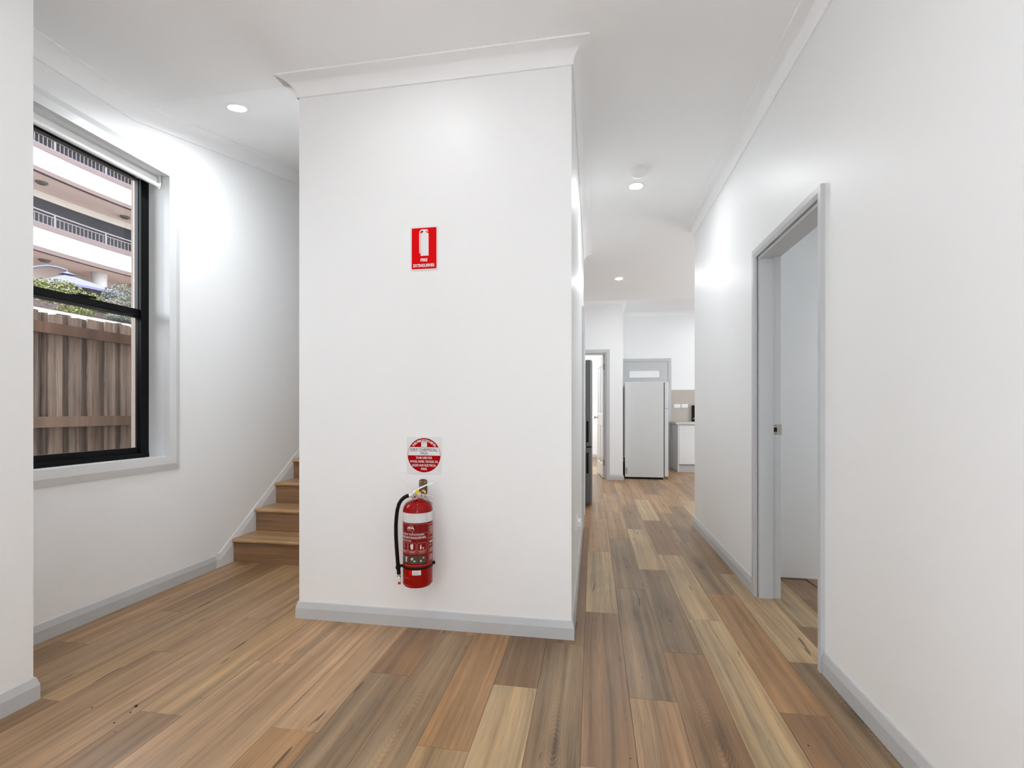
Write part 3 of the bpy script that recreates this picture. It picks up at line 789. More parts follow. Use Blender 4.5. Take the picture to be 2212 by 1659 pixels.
# ------------------------------------------------------------------ fire extinguisher on its bracket
EXX, EXY, ER = -0.8570, 2.250, 0.0730
br = thing('wall_bracket', 'small brown metal bracket screwed to the wall behind the extinguisher handle', 'bracket', (EXX, YW, 0.72))
bp_ = [(-0.0215, 0.69), (0.0215, 0.69), (0.0215, 0.757)] + [(0.0215 * math.cos(t), 0.757 + 0.010 * math.sin(t)) for t in (0.5, 1.0, 1.57, 2.14, 2.64)] + [(-0.0215, 0.757)]
ch(M().prism([(EXX - 0.006 + a, b) for a, b in bp_], YW - 0.004, YW, 'y'), 'back_plate', BROWNMETAL, br)
for u in (-0.013, 0.011):
    ch(M().lathe([(0.0035, YW - 0.0065), (0.0035, YW - 0.0035)], (EXX - 0.006 + u, 0, 0.7525), 12, 'y'), 'screw', BRASS, br)
ch(M().box(EXX - 0.012, EXX + 0.004, YW - 0.075, YW - 0.004, 0.700, 0.706), 'hook_arm', BROWNMETAL, br)

ex = thing('fire_extinguisher', 'red dry powder fire extinguisher with black hose hung low on the white wall', 'fire extinguisher', (EXX, EXY, 0.256))
zb = 0.258
prof = [(0.02, zb + 0.004), (0.055, zb), (0.066, zb + 0.003), (ER - 0.0006, zb + 0.012), (ER - 0.0002, 0.2735), (ER - 0.0015, 0.275), (ER - 0.0002, 0.2765), (ER, 0.31), (ER - 0.0015, 0.3115), (ER, 0.313), (ER, 0.632), (ER - 0.003, 0.645), (0.062, 0.660), (0.046, 0.671), (0.028, 0.677), (0.021, 0.680), (0.019, 0.690)]
ch(M().lathe(prof, (EXX, EXY, 0), 64), 'cylinder', RED, ex, True)
dv = Vector((0 - EXX, 0 - EXY, 0)).normalized(); ev = Vector((-dv.y, dv.x, 0))
if ev.x < 0: ev = -ev
def cyl(th, z, r=ER + 0.0006):
    p = Vector((EXX, EXY, 0)) + (dv * math.cos(th) + ev * math.sin(th)) * r
    return (p.x, p.y, z)
def patch(m, t0, t1, z0, z1, r=ER + 0.0006):
    n = max(2, int(abs(t1 - t0) / 0.08) + 1)
    lo = [cyl(t0 + (t1 - t0) * i / n, z0, r) for i in range(n + 1)]; hi = [cyl(t0 + (t1 - t0) * i / n, z1, r) for i in range(n + 1)]
    m.add(lo + hi, [(i, i + 1, n + 2 + i, n + 1 + i) for i in range(n)]); return m
D = math.radians
ch(M().lathe([(ER + 0.0002, 0.577), (ER + 0.0007, 0.5775), (ER + 0.0007, 0.6225), (ER + 0.0002, 0.623)], (EXX, EXY, 0), 64, cap=False), 'white_band', LABELGREY, ex, True)
lab = ch(patch(M(), D(-100), D(88), 0.366, 0.5765, ER + 0.0003), 'printed_label', flat('label_red', (0.22, 0.004, 0.004, 1), 0.22, spec=0.3), ex, True)
ln = M(); LNW = 0.0010
def hline(z, a, b): patch(ln, D(a), D(b), z - LNW / 2, z + LNW / 2)
def vline(a, z0, z1):
    h = LNW / 2 / ER; patch(ln, D(a) - h, D(a) + h, z0, z1)
hline(0.572, -100, 39); vline(43, 0.376, 0.567); hline(0.371, -100, 39)
for q in range(6):                                            # rounded corners
    t0, t1 = q / 6 * 90, (q + 1) / 6 * 90
    for zc_, sg_ in ((0.567, 1), (0.376, -1)):
        a0 = 39 + 4 * math.sin(math.radians(t0)); a1 = 39 + 4 * math.sin(math.radians(t1))
        z0 = zc_ + sg_ * 0.005 * math.cos(math.radians(t0)); z1 = zc_ + sg_ * 0.005 * math.cos(math.radians(t1))
        v_ = [cyl(D(a0), z0 - 0.0006), cyl(D(a0), z0 + 0.0006), cyl(D(a1), z1 + 0.0006), cyl(D(a1), z1 - 0.0006)]; ln.add(v_, [(0, 1, 2, 3)])
hline(0.5265, -100, 43); hline(0.501, -100, 43)
def rbox(a0, a1, z0, z1):
    hline(z0, a0 + 3, a1 - 3); hline(z1, a0 + 3, a1 - 3); vline(a0, z0 + 0.004, z1 - 0.004); vline(a1, z0 + 0.004, z1 - 0.004)
    for (ac, zc_, sa, sz) in ((a0 + 3, z0 + 0.004, -1, -1), (a1 - 3, z0 + 0.004, 1, -1), (a0 + 3, z1 - 0.004, -1, 1), (a1 - 3, z1 - 0.004, 1, 1)):
        ln.add([cyl(D(ac), zc_ + sz * 0.0045), cyl(D(ac), zc_ + sz * 0.0035), cyl(D(ac + sa * 2.6), zc_), cyl(D(ac + sa * 3.4), zc_)], [(0, 1, 2, 3)])
for a0, a1 in ((-74, -42), (-38, -6.5), (-1, 34)):
    rbox(a0, a1, 0.428, 0.4815); hline(0.4445, a0, a1)
    for zz, sh in ((0.4395, 0.8), (0.4345, 0.65)):
        mid_ = (a0 + a1) / 2; hw = (a1 - a0) / 2 * sh; patch(ln, D(mid_ - hw), D(mid_ + hw), zz - 0.0011, zz + 0.0011)
for zz, e in ((0.565, 62), (0.552, 86), (0.545, 84), (0.538, 86), (0.531, 84), (0.524, 86), (0.517, 70), (0.497, 72), (0.462, 62), (0.444, 84), (0.437, 86), (0.430, 82), (0.415, 66), (0.409, 82), (0.403, 80), (0.397, 80), (0.391, 76)):
    patch(ln, D(49), D(e), zz - 0.0012, zz + 0.0012)
lno = ln.obj('label_lines', PINKLINE, lab); lno['kind'] = 'stuff'
tx = M()
def ctext(s, a0, a1, z, ht, bold=0.02, r=ER + 0.0007):
    wd = D(a1 - a0) * ER; p, f = text_fit(s, wd, ht, bold); mid_ = D((a0 + a1) / 2)
    tx.add([cyl(mid_ + u / ER, z + v, r) for u, v in p], f)
ctext('4.5kg DRY POWDER', -97, 26, 0.5195, 0.0095); ctext('ABE FIRE EXTINGUISHER', -97, 33, 0.5075, 0.0085)
ctext('INSTRUCTIONS', -80, -25, 0.491, 0.0060); ctext('4A:60B:E', 49, 112, 0.4785, 0.0105, 0.035)
ctext('FFA', -40, -13.5, 0.5530, 0.0090, 0.05)
def cpoly(m, pts, a, z, sc, r=ER + 0.0007):
    m.add([cyl(D(a) + u * sc / ER, z + v * sc, r) for u, v in pts], [tuple(range(len(pts)))])
def cstroke(m, pts, a, z, sc, wd, closed=False, r=ER + 0.0007):
    q = pts + [pts[0]] if closed else pts
    for (x0, y0), (x1, y1) in zip(q[:-1], q[1:]):
        l = math.hypot(x1 - x0, y1 - y0) or 1; nx, ny = -(y1 - y0) / l * wd / 2 / sc, (x1 - x0) / l * wd / 2 / sc
        cpoly(m, [(x0 + nx, y0 + ny), (x1 + nx, y1 + ny), (x1 - nx, y1 - ny), (x0 - nx, y0 - ny)], a, z, sc, r)
aus = [(-0.95,0.25),(-0.5,0.62),(-0.2,0.95),(0.15,0.95),(0.2,0.6),(0.45,0.55),(0.5,1.0),(0.75,0.4),(1.0,-0.05),(0.85,-0.6),(0.5,-0.85),(0.15,-0.6),(-0.05,-0.35),(-0.45,-0.3),(-0.85,-0.55),(-1.0,-0.1)]
cstroke(tx, aus, -27, 0.549, 0.0175, 0.0009, True); cpoly(tx, [(0.45,-1.0),(0.65,-1.0),(0.55,-1.3)], -27, 0.549, 0.0175)
# little white figures: pin, bottle, person with extinguisher
for zz in (0.474, 0.465, 0.456): cpoly(tx, [(-0.3,-0.4),(0.3,-0.4),(0.3,0.4),(-0.3,0.4)], -58, zz, 0.006)
cpoly(tx, [(-0.4,-1),(0.4,-1),(0.5,0.4),(0.6,0.8),(0.2,1.1),(-0.5,0.9),(-0.7,0.4)], -22, 0.463, 0.0125)
cpoly(tx, [(-0.15,0.75),(0.05,0.9),(0.2,0.7),(0.05,0.5)], 12, 0.464, 0.0125); cpoly(tx, [(-0.35,0.45),(0.15,0.45),(0.25,-0.25),(-0.3,-0.25)], 12, 0.463, 0.0125)
cpoly(tx, [(-0.4,-0.25),(0.3,-0.25),(0.1,-1.05),(-0.3,-1.05)], 12, 0.463, 0.0125); cpoly(tx, [(0.75,-1.05),(1.15,-1.05),(1.15,-0.45),(0.95,-0.25),(0.75,-0.45)], 12, 0.463, 0.0125)
txo = tx.obj('label_lettering', LABELGREY, lab); txo['kind'] = 'stuff'
gb = M()
for a0, a1 in ((-66, -36), (-31, -2), (2, 33)): patch(gb, D(a0), D(a1), 0.382, 0.418)
gbo = gb.obj('pictogram_squares', GREENBOX, lab)
gp = M()
cpoly(gp, [(-0.25,-1),(0.3,-1),(0.4,0.5),(0.8,0.9),(0.5,1.0),(0.1,0.7),(-0.3,1.0),(-0.55,0.8),(-0.2,0.4)], -48, 0.400, 0.0125, ER + 0.001)
cpoly(gp, [(-1,-0.1),(-0.4,-0.5),(0.2,0.3),(-0.3,0.7)], -18, 0.403, 0.0125, ER + 0.001); cpoly(gp, [(0.1,-0.9),(0.9,-0.9),(0.95,-0.4),(0.4,-0.3)], -18, 0.402, 0.0125, ER + 0.001)
cpoly(gp, [(-0.9,-0.9),(-0.2,-0.9),(-0.25,-0.2),(-0.7,-0.1)], 17, 0.401, 0.0125, ER + 0.001); cpoly(gp, [(0.1,0.4),(0.6,0.2),(0.8,0.7),(0.4,0.95)], 17, 0.401, 0.0125, ER + 0.001)
gpo = gp.obj('pictogram_figures', LABELGREY, lab); gpo['kind'] = 'stuff'
stk = ch(patch(M(), D(-21), D(12), 0.326, 0.349, ER + 0.0007), 'service_sticker', SIGNWHITE, ex)
rs = patch(M(), D(-35), D(-21), 0.327, 0.349, ER + 0.0007).obj('red_flag', SIGNRED, stk)
sl = M()
for zz in (0.345, 0.341, 0.337, 0.333, 0.330): patch(sl, D(-18), D(4), zz - 0.0004, zz + 0.0004, ER + 0.0011)
so = sl.obj('small_print', DARK, stk)
# strap
stp = M().lathe([(ER + 0.0005, 0.352), (ER + 0.003, 0.3525), (ER + 0.003, 0.3605), (ER + 0.0005, 0.361)], (EXX, EXY, 0), 64, cap=False)
e1 = Vector((EXX, EXY, 0)) + ev * (ER + 0.008); stp.tube([(e1.x - ev.x * 0.012, e1.y - ev.y * 0.012, 0.358), (e1.x + ev.x * 0.004, e1.y + ev.y * 0.004, 0.362)], 0.0085, 10)
stp_o = ch(stp, 'hose_strap', RUBBER, ex, True)
# valve, gauge, levers
ch(M().lathe([(0.019, 0.686), (0.020, 0.690), (0.020, 0.704), (0.015, 0.708), (0.015, 0.716), (0.010, 0.718)], (EXX + 0.002, EXY, 0), 24), 'valve_body', CHROME, ex, True)
gcx = Vector((EXX, EXY, 0.697)) + dv * 0.030 - ev * 0.014
def disc_towards(m, c, d, r, h, n=28):
    d = d.normalized(); a = d.cross(Vector((0, 0, 1))).normalized(); b = a.cross(d)
    m.rings([[tuple(c + (a * math.cos(2*PI*i/n) + b * math.sin(2*PI*i/n)) * rr + d * hh) for i in range(n)] for rr, hh in ((r * 0.9, 0), (r, h * 0.2), (r, h * 0.8), (r * 0.88, h))], True, True)
    return m
gd = (dv + Vector((0, 0, 0.12))).normalized()
gg = ch(disc_towards(M(), gcx - gd * 0.010, gd, 0.0158, 0.014), 'gauge', NICKEL, ex, True)
gf = disc_towards(M(), gcx + gd * 0.0042, gd, 0.0132, 0.0005); gfo = gf.obj('gauge_face', flat('gauge_face', (0.40, 0.16, 0.15, 1), 0.25), gg)
ndl = disc_towards(M(), gcx + gd * 0.005, gd, 0.004, 0.0005).obj('needle', BLACK, gg)
def E(u, z, w_=0.0):                                          # point right of the axis as seen from the room
    p = Vector((EXX, EXY, z)) + ev * u + dv * w_; return p
def blade(m, pts, hw, th):
    """bent strip: pts (u, z), half width along dv, thickness th"""
    r_ = []
    for i, (u, z) in enumerate(pts):
        a = Vector(pts[min(i + 1, len(pts) - 1)]) - Vector(pts[max(i - 1, 0)]); a.normalize(); n = Vector((-a.y, a.x)) * th / 2
        r_.append([tuple(E(u + n.x, z + n.y, -hw)), tuple(E(u + n.x, z + n.y, hw)), tuple(E(u - n.x, z - n.y, hw)), tuple(E(u - n.x, z - n.y, -hw))])
    return m.rings(r_, True, True)
ch(blade(M(), [(-0.022, 0.714), (-0.019, 0.721), (0.010, 0.735), (0.036, 0.747), (0.055, 0.754), (0.075, 0.759), (0.080, 0.7585)], 0.010, 0.0065), 'squeeze_lever', CHROME, ex, bevel=0.001)
ch(blade(M(), [(0.004, 0.724), (0.008, 0.712), (0.018, 0.705), (0.035, 0.7015), (0.056, 0.698), (0.074, 0.690), (0.086, 0.679)], 0.010, 0.004), 'carry_handle', CHROME, ex, bevel=0.001)
ch(M().tube([E(0.022, 0.722, 0.0), E(0.034, 0.718, 0.004), E(0.036, 0.708, 0.006)], 0.006, 10), 'brass_fitting', BRASS, ex, True)
ch(M().tube([E(0.018, 0.703, 0.012), E(0.022, 0.686, 0.013), E(0.029, 0.683, 0.013), E(0.033, 0.692, 0.013), E(0.033, 0.702, 0.012)], 0.0011, 6), 'pin_loop', flat('dark_red_cord', (0.16, 0.01, 0.02, 1), 0.5), ex, True)
tg = M(); 
def card(m, pts, w0, w1):
    m.rings([[tuple(E(u, z, w0)) for u, z in pts], [tuple(E(u, z, w1)) for u, z in pts]], True, True); return m
card(tg, [(-0.017, 0.708), (-0.008, 0.722), (-0.003, 0.729), (0.006, 0.727), (0.008, 0.714), (0.000, 0.711), (-0.006, 0.704)], 0.013, 0.016)
card(tg, [(0.0005, 0.726), (0.005, 0.726), (0.007, 0.697), (0.003, 0.697)], 0.016, 0.018)
tgo = ch(tg, 'seal_tag', YELLOW, ex)
tail = M().tube([E(-0.005, 0.729, 0.013), E(-0.035, 0.745, 0.010), E(-0.060, 0.764, 0.006), E(-0.079, 0.781, 0.004)], 0.0007, 6).obj('tag_tail', YELLOW, tgo)
ch(M().tube([E(0.034, 0.702, -0.006), E(0.042, 0.682, -0.010), E(0.058, 0.664, -0.010), E(0.074, 0.650, -0.012)], 0.0011, 6), 'pin_wire', flat('olive_wire', (0.10, 0.10, 0.07, 1), 0.5), ex)
# hose
hp = [(-0.040, 0.7005), (-0.052, 0.699), (-0.066, 0.692), (-0.080, 0.679), (-0.091, 0.660), (-0.098, 0.634), (-0.1025, 0.600), (-0.105, 0.560), (-0.105, 0.510), (-0.1025, 0.460), (-0.099, 0.410), (-0.0955, 0.365), (-0.0925, 0.336), (-0.0915, 0.318)]
ch(M().tube([E(u, z, 0.010) for u, z in hp], 0.0092, 14), 'hose', RUBBER, ex, True)
ch(M().tube([E(-0.016, 0.700, 0.010), E(-0.034, 0.701, 0.010), E(-0.043, 0.7005, 0.010)], [0.006, 0.0095, 0.0095], 14), 'hose_coupling', WHITE, ex, True)
ch(M().tube([E(-0.0955, 0.357, 0.010), E(-0.094, 0.345, 0.010)], 0.0125, 12), 'hose_clip', RUBBER, ex, True)
ch(M().tube([E(-0.099, 0.362, 0.004), E(-0.070, 0.352, 0.004)], 0.006, 8), 'clip_arm', RUBBER, ex, True)
nz_ = ch(M().tube([E(-0.0915, 0.322, 0.010), E(-0.0905, 0.303, 0.010), E(-0.0900, 0.300, 0.010)], [0.0078, 0.0078, 0.009], 14), 'nozzle', CHROME, ex, True)
nw = M().tube([E(-0.0900, 0.301, 0.010), E(-0.0890, 0.279, 0.010)], [0.0088, 0.0068], 14).obj('nozzle_sleeve', WHITE, nz_, True)
nr = M().tube([E(-0.0890, 0.280, 0.010), E(-0.0885, 0.268, 0.010)], [0.0074, 0.0066], 14).obj('nozzle_tip', REDPLASTIC, nz_, True)

# ------------------------------------------------------------------ power point on the stair side wall
po = thing('power_point', 'small white double power point low on the hallway side of the enclosure', 'power point', (PX1, 3.13, 0.40))
ch(M().box(PX1, PX1 + 0.006, 3.06, 3.19, 0.355, 0.430), 'face_plate', WHITE, po, bevel=0.002)
for yy in (3.095, 3.155):
    ch(M().box(PX1 + 0.006, PX1 + 0.030, yy - 0.018, yy + 0.018, 0.372, 0.408), 'plug_adaptor', WHITE, po, bevel=0.003)

# ------------------------------------------------------------------ kitchen: steel fridge, white fridge, cupboard run
sf = thing('steel_fridge', 'tall stainless steel fridge peeping out from behind the hallway wall end', 'fridge', (-0.4, 5.95, 0))
ch(M().box(-0.72, -0.095, 5.615, 6.30, 0.04, 1.700), 'cabinet', DARK, sf, bevel=0.006)
ch(M().box(-0.70, -0.12, 5.64, 6.28, 0.0, 0.04), 'plinth', BLACK, sf)
def steel_door(z0, z1):
    p = [(-0.083, 5.612), (-0.024, 5.612), (-0.010, 5.64), (-0.004, 5.80), (-0.003, 5.95), (-0.004, 6.12), (-0.010, 6.28), (-0.024, 6.302), (-0.083, 6.302)]
    return M().prism(p, z0, z1, 'z')
for z0, z1, ha, hb in ((0.70, 1.712, 0.748, 0.995), (0.028, 0.684, 0.385, 0.628)):
    dr = ch(steel_door(z0, z1), 'fridge_door', STEEL, sf, bevel=0.008)
    hn = M().box(-0.071, -0.046, 5.6095, 5.614, ha, hb).obj('grip_recess', BLACK, dr, bevel=0.002)

wf = thing('white_fridge', 'old white fridge standing side on in front of the kitchen end door', 'fridge', (0.85, 8.33, 0))
ch(M().box(0.525, 1.138, 8.005, 8.66, 0.030, 1.590), 'cabinet', FRIDGE, wf, bevel=0.006)
ch(M().box(0.545, 1.13, 8.03, 8.64, 0.0, 0.030), 'plinth', BLACK, wf)
def wdoor(z0, z1, bulge):
    ps = [(1.150, 8.008), (1.150 + 0.05, 8.012), (1.150 + 0.066 * bulge + 0.01, 8.12), (1.150 + 0.085 * bulge, 8.33), (1.150 + 0.066 * bulge + 0.01, 8.54), (1.20, 8.655), (1.150, 8.658)]
    return M().prism(ps, z0, z1, 'z')
for z0, z1 in ((1.150, 1.588), (0.046, 1.142)):
    ch(wdoor(z0, z1, 1.0), 'fridge_door', FRIDGE, wf, bevel=0.006)
ch(M().box(1.138, 1.150, 8.015, 8.65, 0.05, 1.575), 'door_seal', DARK, wf)
ch(M().box(0.505, 0.524, 8.04, 8.62, 0.35, 1.52), 'cooling_grille', flat('grille_grey', (0.30, 0.30, 0.29, 1), 0.6), wf)
ch(M().lathe([(0.004, 0), (0.012, 0.01), (0.014, 0.10), (0.012, 0.24), (0.004, 0.27)], (0.508, 8.02, 0.04), 16), 'compressor', BLACK, wf, True)
ch(M().box(0.536, 0.562, 8.0035, 8.005, 0.085, 0.185), 'rating_sticker', flat('sticker_grey', (0.24, 0.24, 0.22, 1), 0.5, var=0.8, scale=90), wf)

kc = thing('base_cabinet', 'white kitchen base cabinet under the cream benchtop', 'cabinet', (2.4, 9.3, 0))
KX0, KY = 1.527, 9.020
ch(M().box(KX0, KX0 + 0.018, KY, YK - 0.002, 0.0, 0.868), 'end_panel', CABINET, kc)
ch(M().box(KX0 + 0.018, 3.4, KY + 0.02, YK - 0.002, 0.14, 0.868), 'carcass', CABINET, kc)
ch(M().box(KX0 + 0.018, 3.4, KY + 0.045, KY + 0.06, 0.0, 0.14), 'kickboard', TRIM, kc)
for i in range(4):
    xa = KX0 + 0.022 + 0.45 * i
    ch(M().box(xa, xa + 0.446, KY - 0.001, KY + 0.018, 0.146, 0.852), 'cabinet_door', CABINET, kc, bevel=0.002)
wt = thing('benchtop', 'cream stone benchtop on the white base cabinet', 'worktop', (2.4, 9.3, 0.87))
ch(M().box(KX0 - 0.035, 3.4, KY - 0.035, YK - 0.002, 0.869, 0.909), 'slab', STONE, wt, bevel=0.003)
spk = thing('splashback', 'plain beige splashback on the wall above the benchtop', 'splashback', (2.4, YK, 1.2))
ch(M().box(EX1 + 0.069, 3.4, YK - 0.008, YK, 0.911, 1.522), 'panel', SPLASH, spk)
for i, (xa, xb) in enumerate(((1.558, 1.676), (1.697, 1.814))):
    t = thing('wall_outlet', ('white double outlet on the beige splashback, nearer the end door', 'white double outlet on the beige splashback, nearer the dark opening')[i], 'power outlet', ((xa + xb) / 2, YK, 1.21), 'outlets on the splashback')
    ch(M().box(xa, xb, YK - 0.020, YK - 0.008, 1.172, 1.244), 'face_plate', WHITE, t, bevel=0.002)
    for u in (0.03, 0.088): ch(M().box(xa + u - 0.006, xa + u + 0.006, YK - 0.023, YK - 0.020, 1.215, 1.232), 'rocker', WHITE, t)
mw = thing('black_opening_box', 'black box standing in for an opening in the splashback, with a pale cable', 'opening', (2.05, 9.5, 0.909))  # solid box stands in for a dark opening with wires
ch(M().box(1.884, 2.25, YK - 0.09, YK - 0.012, 0.910, 1.222), 'casing', BLACK, mw, bevel=0.004)
ch(M().tube([(1.892, YK - 0.094, 0.962), (1.93, YK - 0.095, 0.985), (1.958, YK - 0.094, 1.04), (1.962, YK - 0.094, 1.10), (1.945, YK - 0.094, 1.16), (1.955, YK - 0.093, 1.21)], 0.004, 8), 'cable', WHITE, mw, True)

# crumbs on the floor boards near the left
cr = M(); rc = random.Random(5)
for x, y, r_ in ((-1.703, 1.535, 0.006), (-1.690, 1.500, 0.003), (-1.69, 1.44, 0.003), (-1.86, 1.50, 0.003), (-1.50, 1.62, 0.002), (-1.64, 1.40, 0.002), (0.71, 1.73, 0.003), (0.12, 1.57, 0.0025)):
    cr.lathe([(r_ * 0.6, 0.0), (r_, r_ * 0.4), (r_ * 0.5, r_)], (x, y, 0.0002), 7)
tag(cr.obj('floor_crumbs', flat('dark_crumb', (0.06, 0.035, 0.015, 1), 0.9)), 'dark crumbs scattered over the floor boards near the window', 'debris', kind='stuff')

# ------------------------------------------------------------------ outside: side passage, fence, garden, flats
struct(M().box(-6.0, XE, -3, 14, -0.5, -0.35).obj('ground_path', PAVE))
fe = thing('paling_fence', 'weathered brown timber paling fence across the side passage', 'fence', (-4.05, 4, -0.35))
ry = random.Random(11)
XFN = -4.0
PAL = [(2.625, 0.072, 1), (2.715, 0.10, 0), (2.78, 0.1, 1), (2.828, 0.092, 1), (2.898, 0.10, 0), (2.990, 0.090, 1), (3.060, 0.095, 0), (3.130, 0.088, 1), (3.200, 0.095, 0), (3.265, 0.084, 1), (3.335, 0.095, 0), (3.404, 0.086, 1), (3.470, 0.095, 0), (3.540, 0.090, 1)]
y = 3.61
while y < 7.0:
    PAL.append((y, 0.095, 0)); PAL.append((y + 0.07, 0.088, 1)); y += 0.14
y = 2.54
while y > 0.9:
    PAL.append((y, 0.095, 0)); PAL.append((y - 0.07, 0.088, 1)); y -= 0.14
for yc, wd, front in PAL:
    x0 = XFN - 0.036 if front else XFN - 0.053
    h = 1.862 + ry.uniform(-0.012, 0.012); sk = ry.uniform(-0.008, 0.008)
    a, b = -wd / 2, wd / 2
    pm_ = M().add([(a, -1.15, 0), (b, -1.15, 0), (b, h - 0.8 + sk, 0), (a, h - 0.8 - sk, 0), (a, -1.15, -0.016), (b, -1.15, -0.016), (b, h - 0.8 + sk, -0.016), (a, h - 0.8 - sk, -0.016)],
                  [(0, 1, 2, 3), (7, 6, 5, 4), (0, 4, 5, 1), (1, 5, 6, 2), (2, 6, 7, 3), (3, 7, 4, 0)])
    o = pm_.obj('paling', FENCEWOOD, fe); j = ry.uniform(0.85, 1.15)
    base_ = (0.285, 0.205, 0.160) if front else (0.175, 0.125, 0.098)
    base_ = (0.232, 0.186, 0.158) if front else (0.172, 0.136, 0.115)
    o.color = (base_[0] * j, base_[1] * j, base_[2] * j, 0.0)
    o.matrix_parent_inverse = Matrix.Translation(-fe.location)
    # local x -> world y, local y -> world z, local z -> world x
    o.matrix_basis = Matrix(((0, 0, 1, x0), (1, 0, 0, yc), (0, 1, 0, 0.8), (0, 0, 0, 1)))
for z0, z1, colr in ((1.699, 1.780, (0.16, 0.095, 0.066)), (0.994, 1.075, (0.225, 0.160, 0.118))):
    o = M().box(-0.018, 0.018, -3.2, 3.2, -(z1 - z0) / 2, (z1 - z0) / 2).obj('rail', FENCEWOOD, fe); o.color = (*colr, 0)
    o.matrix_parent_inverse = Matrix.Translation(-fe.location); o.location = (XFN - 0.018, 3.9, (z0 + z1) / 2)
for yy in (1.6, 4.9, 6.9):
    ch(M().box(XFN - 0.16, XFN - 0.07, yy - 0.05, yy + 0.05, -0.35, 1.78), 'post', FENCEWOOD, fe).color = (0.2, 0.15, 0.12, 0)

gw = thing('garden_wall', 'white rendered garden wall showing above the paling fence', 'garden wall', (-6.1, 6, -0.35))
ch(M().box(-6.2, -6.0, 0.5, 14, -0.5, 2.255), 'wall_body', CONC, gw)
pl = thing('planter_wall', 'low mauve brown planter wall behind the white garden wall', 'planter', (-6.9, 6, 1.9))
ch(M().box(-7.10, -6.95, 0.5, 14, 1.9, 2.52), 'wall_body', MAUVE, pl)
struct(M().box(-40, -6.2, -6, 40, 1.5, 1.95).obj('ground_terrace', SOIL))

def leaves(m, c, rad, n, size, rnd, flat_=1.0):
    for _ in range(n):
        while True:
            p = Vector((rnd.uniform(-1, 1), rnd.uniform(-1, 1), rnd.uniform(-1, 1)))
            if 0.25 < p.length < 1: break
        q = Vector((c[0] + p.x * rad[0], c[1] + p.y * rad[1], c[2] + p.z * rad[2]))
        a = Vector((rnd.gauss(0, 1), rnd.gauss(0, 1), rnd.gauss(0, 1))).normalized(); b = a.orthogonal().normalized()
        s_ = size * rnd.uniform(0.6, 1.3)
        m.add([q - a * s_, q + b * s_ * 0.45, q + a * s_, q - b * s_ * 0.45], [(0, 1, 2, 3)])
    return m
rl = random.Random(21)
def shrub(name, label, blobs, mat, n, size, stem_at):
    t = thing(name, label, 'shrub', (stem_at[0], stem_at[1], 1.95))
    m = M()
    for c, r_ in blobs: leaves(m, c, r_, n, size, rl)
    ch(m, 'foliage', mat, t)['kind'] = 'stuff'
    s_ = M()
    for c, r_ in blobs: s_.tube([(stem_at[0], stem_at[1], 1.95), ((stem_at[0] + c[0]) / 2 + 0.03, (stem_at[1] + c[1]) / 2, (1.95 + c[2]) / 2), c], [0.02, 0.014, 0.006], 6)
    ch(s_, 'stem', TWIG, t)
    return t
shrub('flowering_shrub', 'yellow green shrub with small white flowers under the lavender umbrella', [((-7.3, 5.05, 2.70), (0.3, 0.32, 0.20)), ((-7.3, 5.45, 2.74), (0.3, 0.28, 0.20)), ((-7.3, 5.78, 2.70), (0.3, 0.22, 0.16)), ((-7.3, 5.98, 2.63), (0.25, 0.14, 0.10))], LEAF1, 1100, 0.020, (-7.3, 5.4))
fs = bpy.data.objects['flowering_shrub']; pt = M()
for _ in range(18):
    q = Vector((-7.02 + rl.uniform(-0.06, 0.06), rl.uniform(4.95, 5.6), rl.uniform(2.62, 2.82)))
    pt.lathe([(0.003, -0.003), (0.010, 0.0), (0.004, 0.008)], tuple(q), 6)
ch(pt, 'petals', PETAL, fs)['kind'] = 'stuff'
shrub('silver_shrub', 'grey green shrub spilling over the white garden wall near the window edge', [((-6.60, 6.05, 2.60), (0.3, 0.30, 0.20)), ((-6.60, 5.75, 2.72), (0.28, 0.24, 0.20)), ((-6.6, 6.05, 2.46), (0.28, 0.26, 0.18)), ((-6.60, 6.3, 2.66), (0.3, 0.3, 0.20)), ((-6.25, 5.75, 2.345), (0.24, 0.30, 0.085)), ((-6.3, 5.45, 2.37), (0.16, 0.18, 0.05))], LEAF2, 1300, 0.015, (-6.6, 6.1))
tp = thing('dry_creeper', 'tangle of dry brown creeper in front of the planter wall with a green tuft', 'creeper', (-6.75, 4.7, 1.95))
tw = M()
for _ in range(260):
    p = Vector((-6.72 + rl.uniform(-0.1, 0.1), rl.uniform(4.2, 5.3), rl.uniform(2.1, 2.35))); pts = [tuple(p)]
    for _k in range(4):
        p = p + Vector((rl.uniform(-0.03, 0.03), rl.uniform(-0.08, 0.10), rl.uniform(-0.02, 0.08))); pts.append(tuple(p))
    tw.tube(pts, 0.0035, 4)
ch(tw, 'twigs', TWIG, tp)['kind'] = 'stuff'
gt = M(); leaves(gt, (-6.7, 5.2, 2.42), (0.15, 0.22, 0.06), 700, 0.018, rl); ch(gt, 'green_tuft', LEAF1, tp)['kind'] = 'stuff'

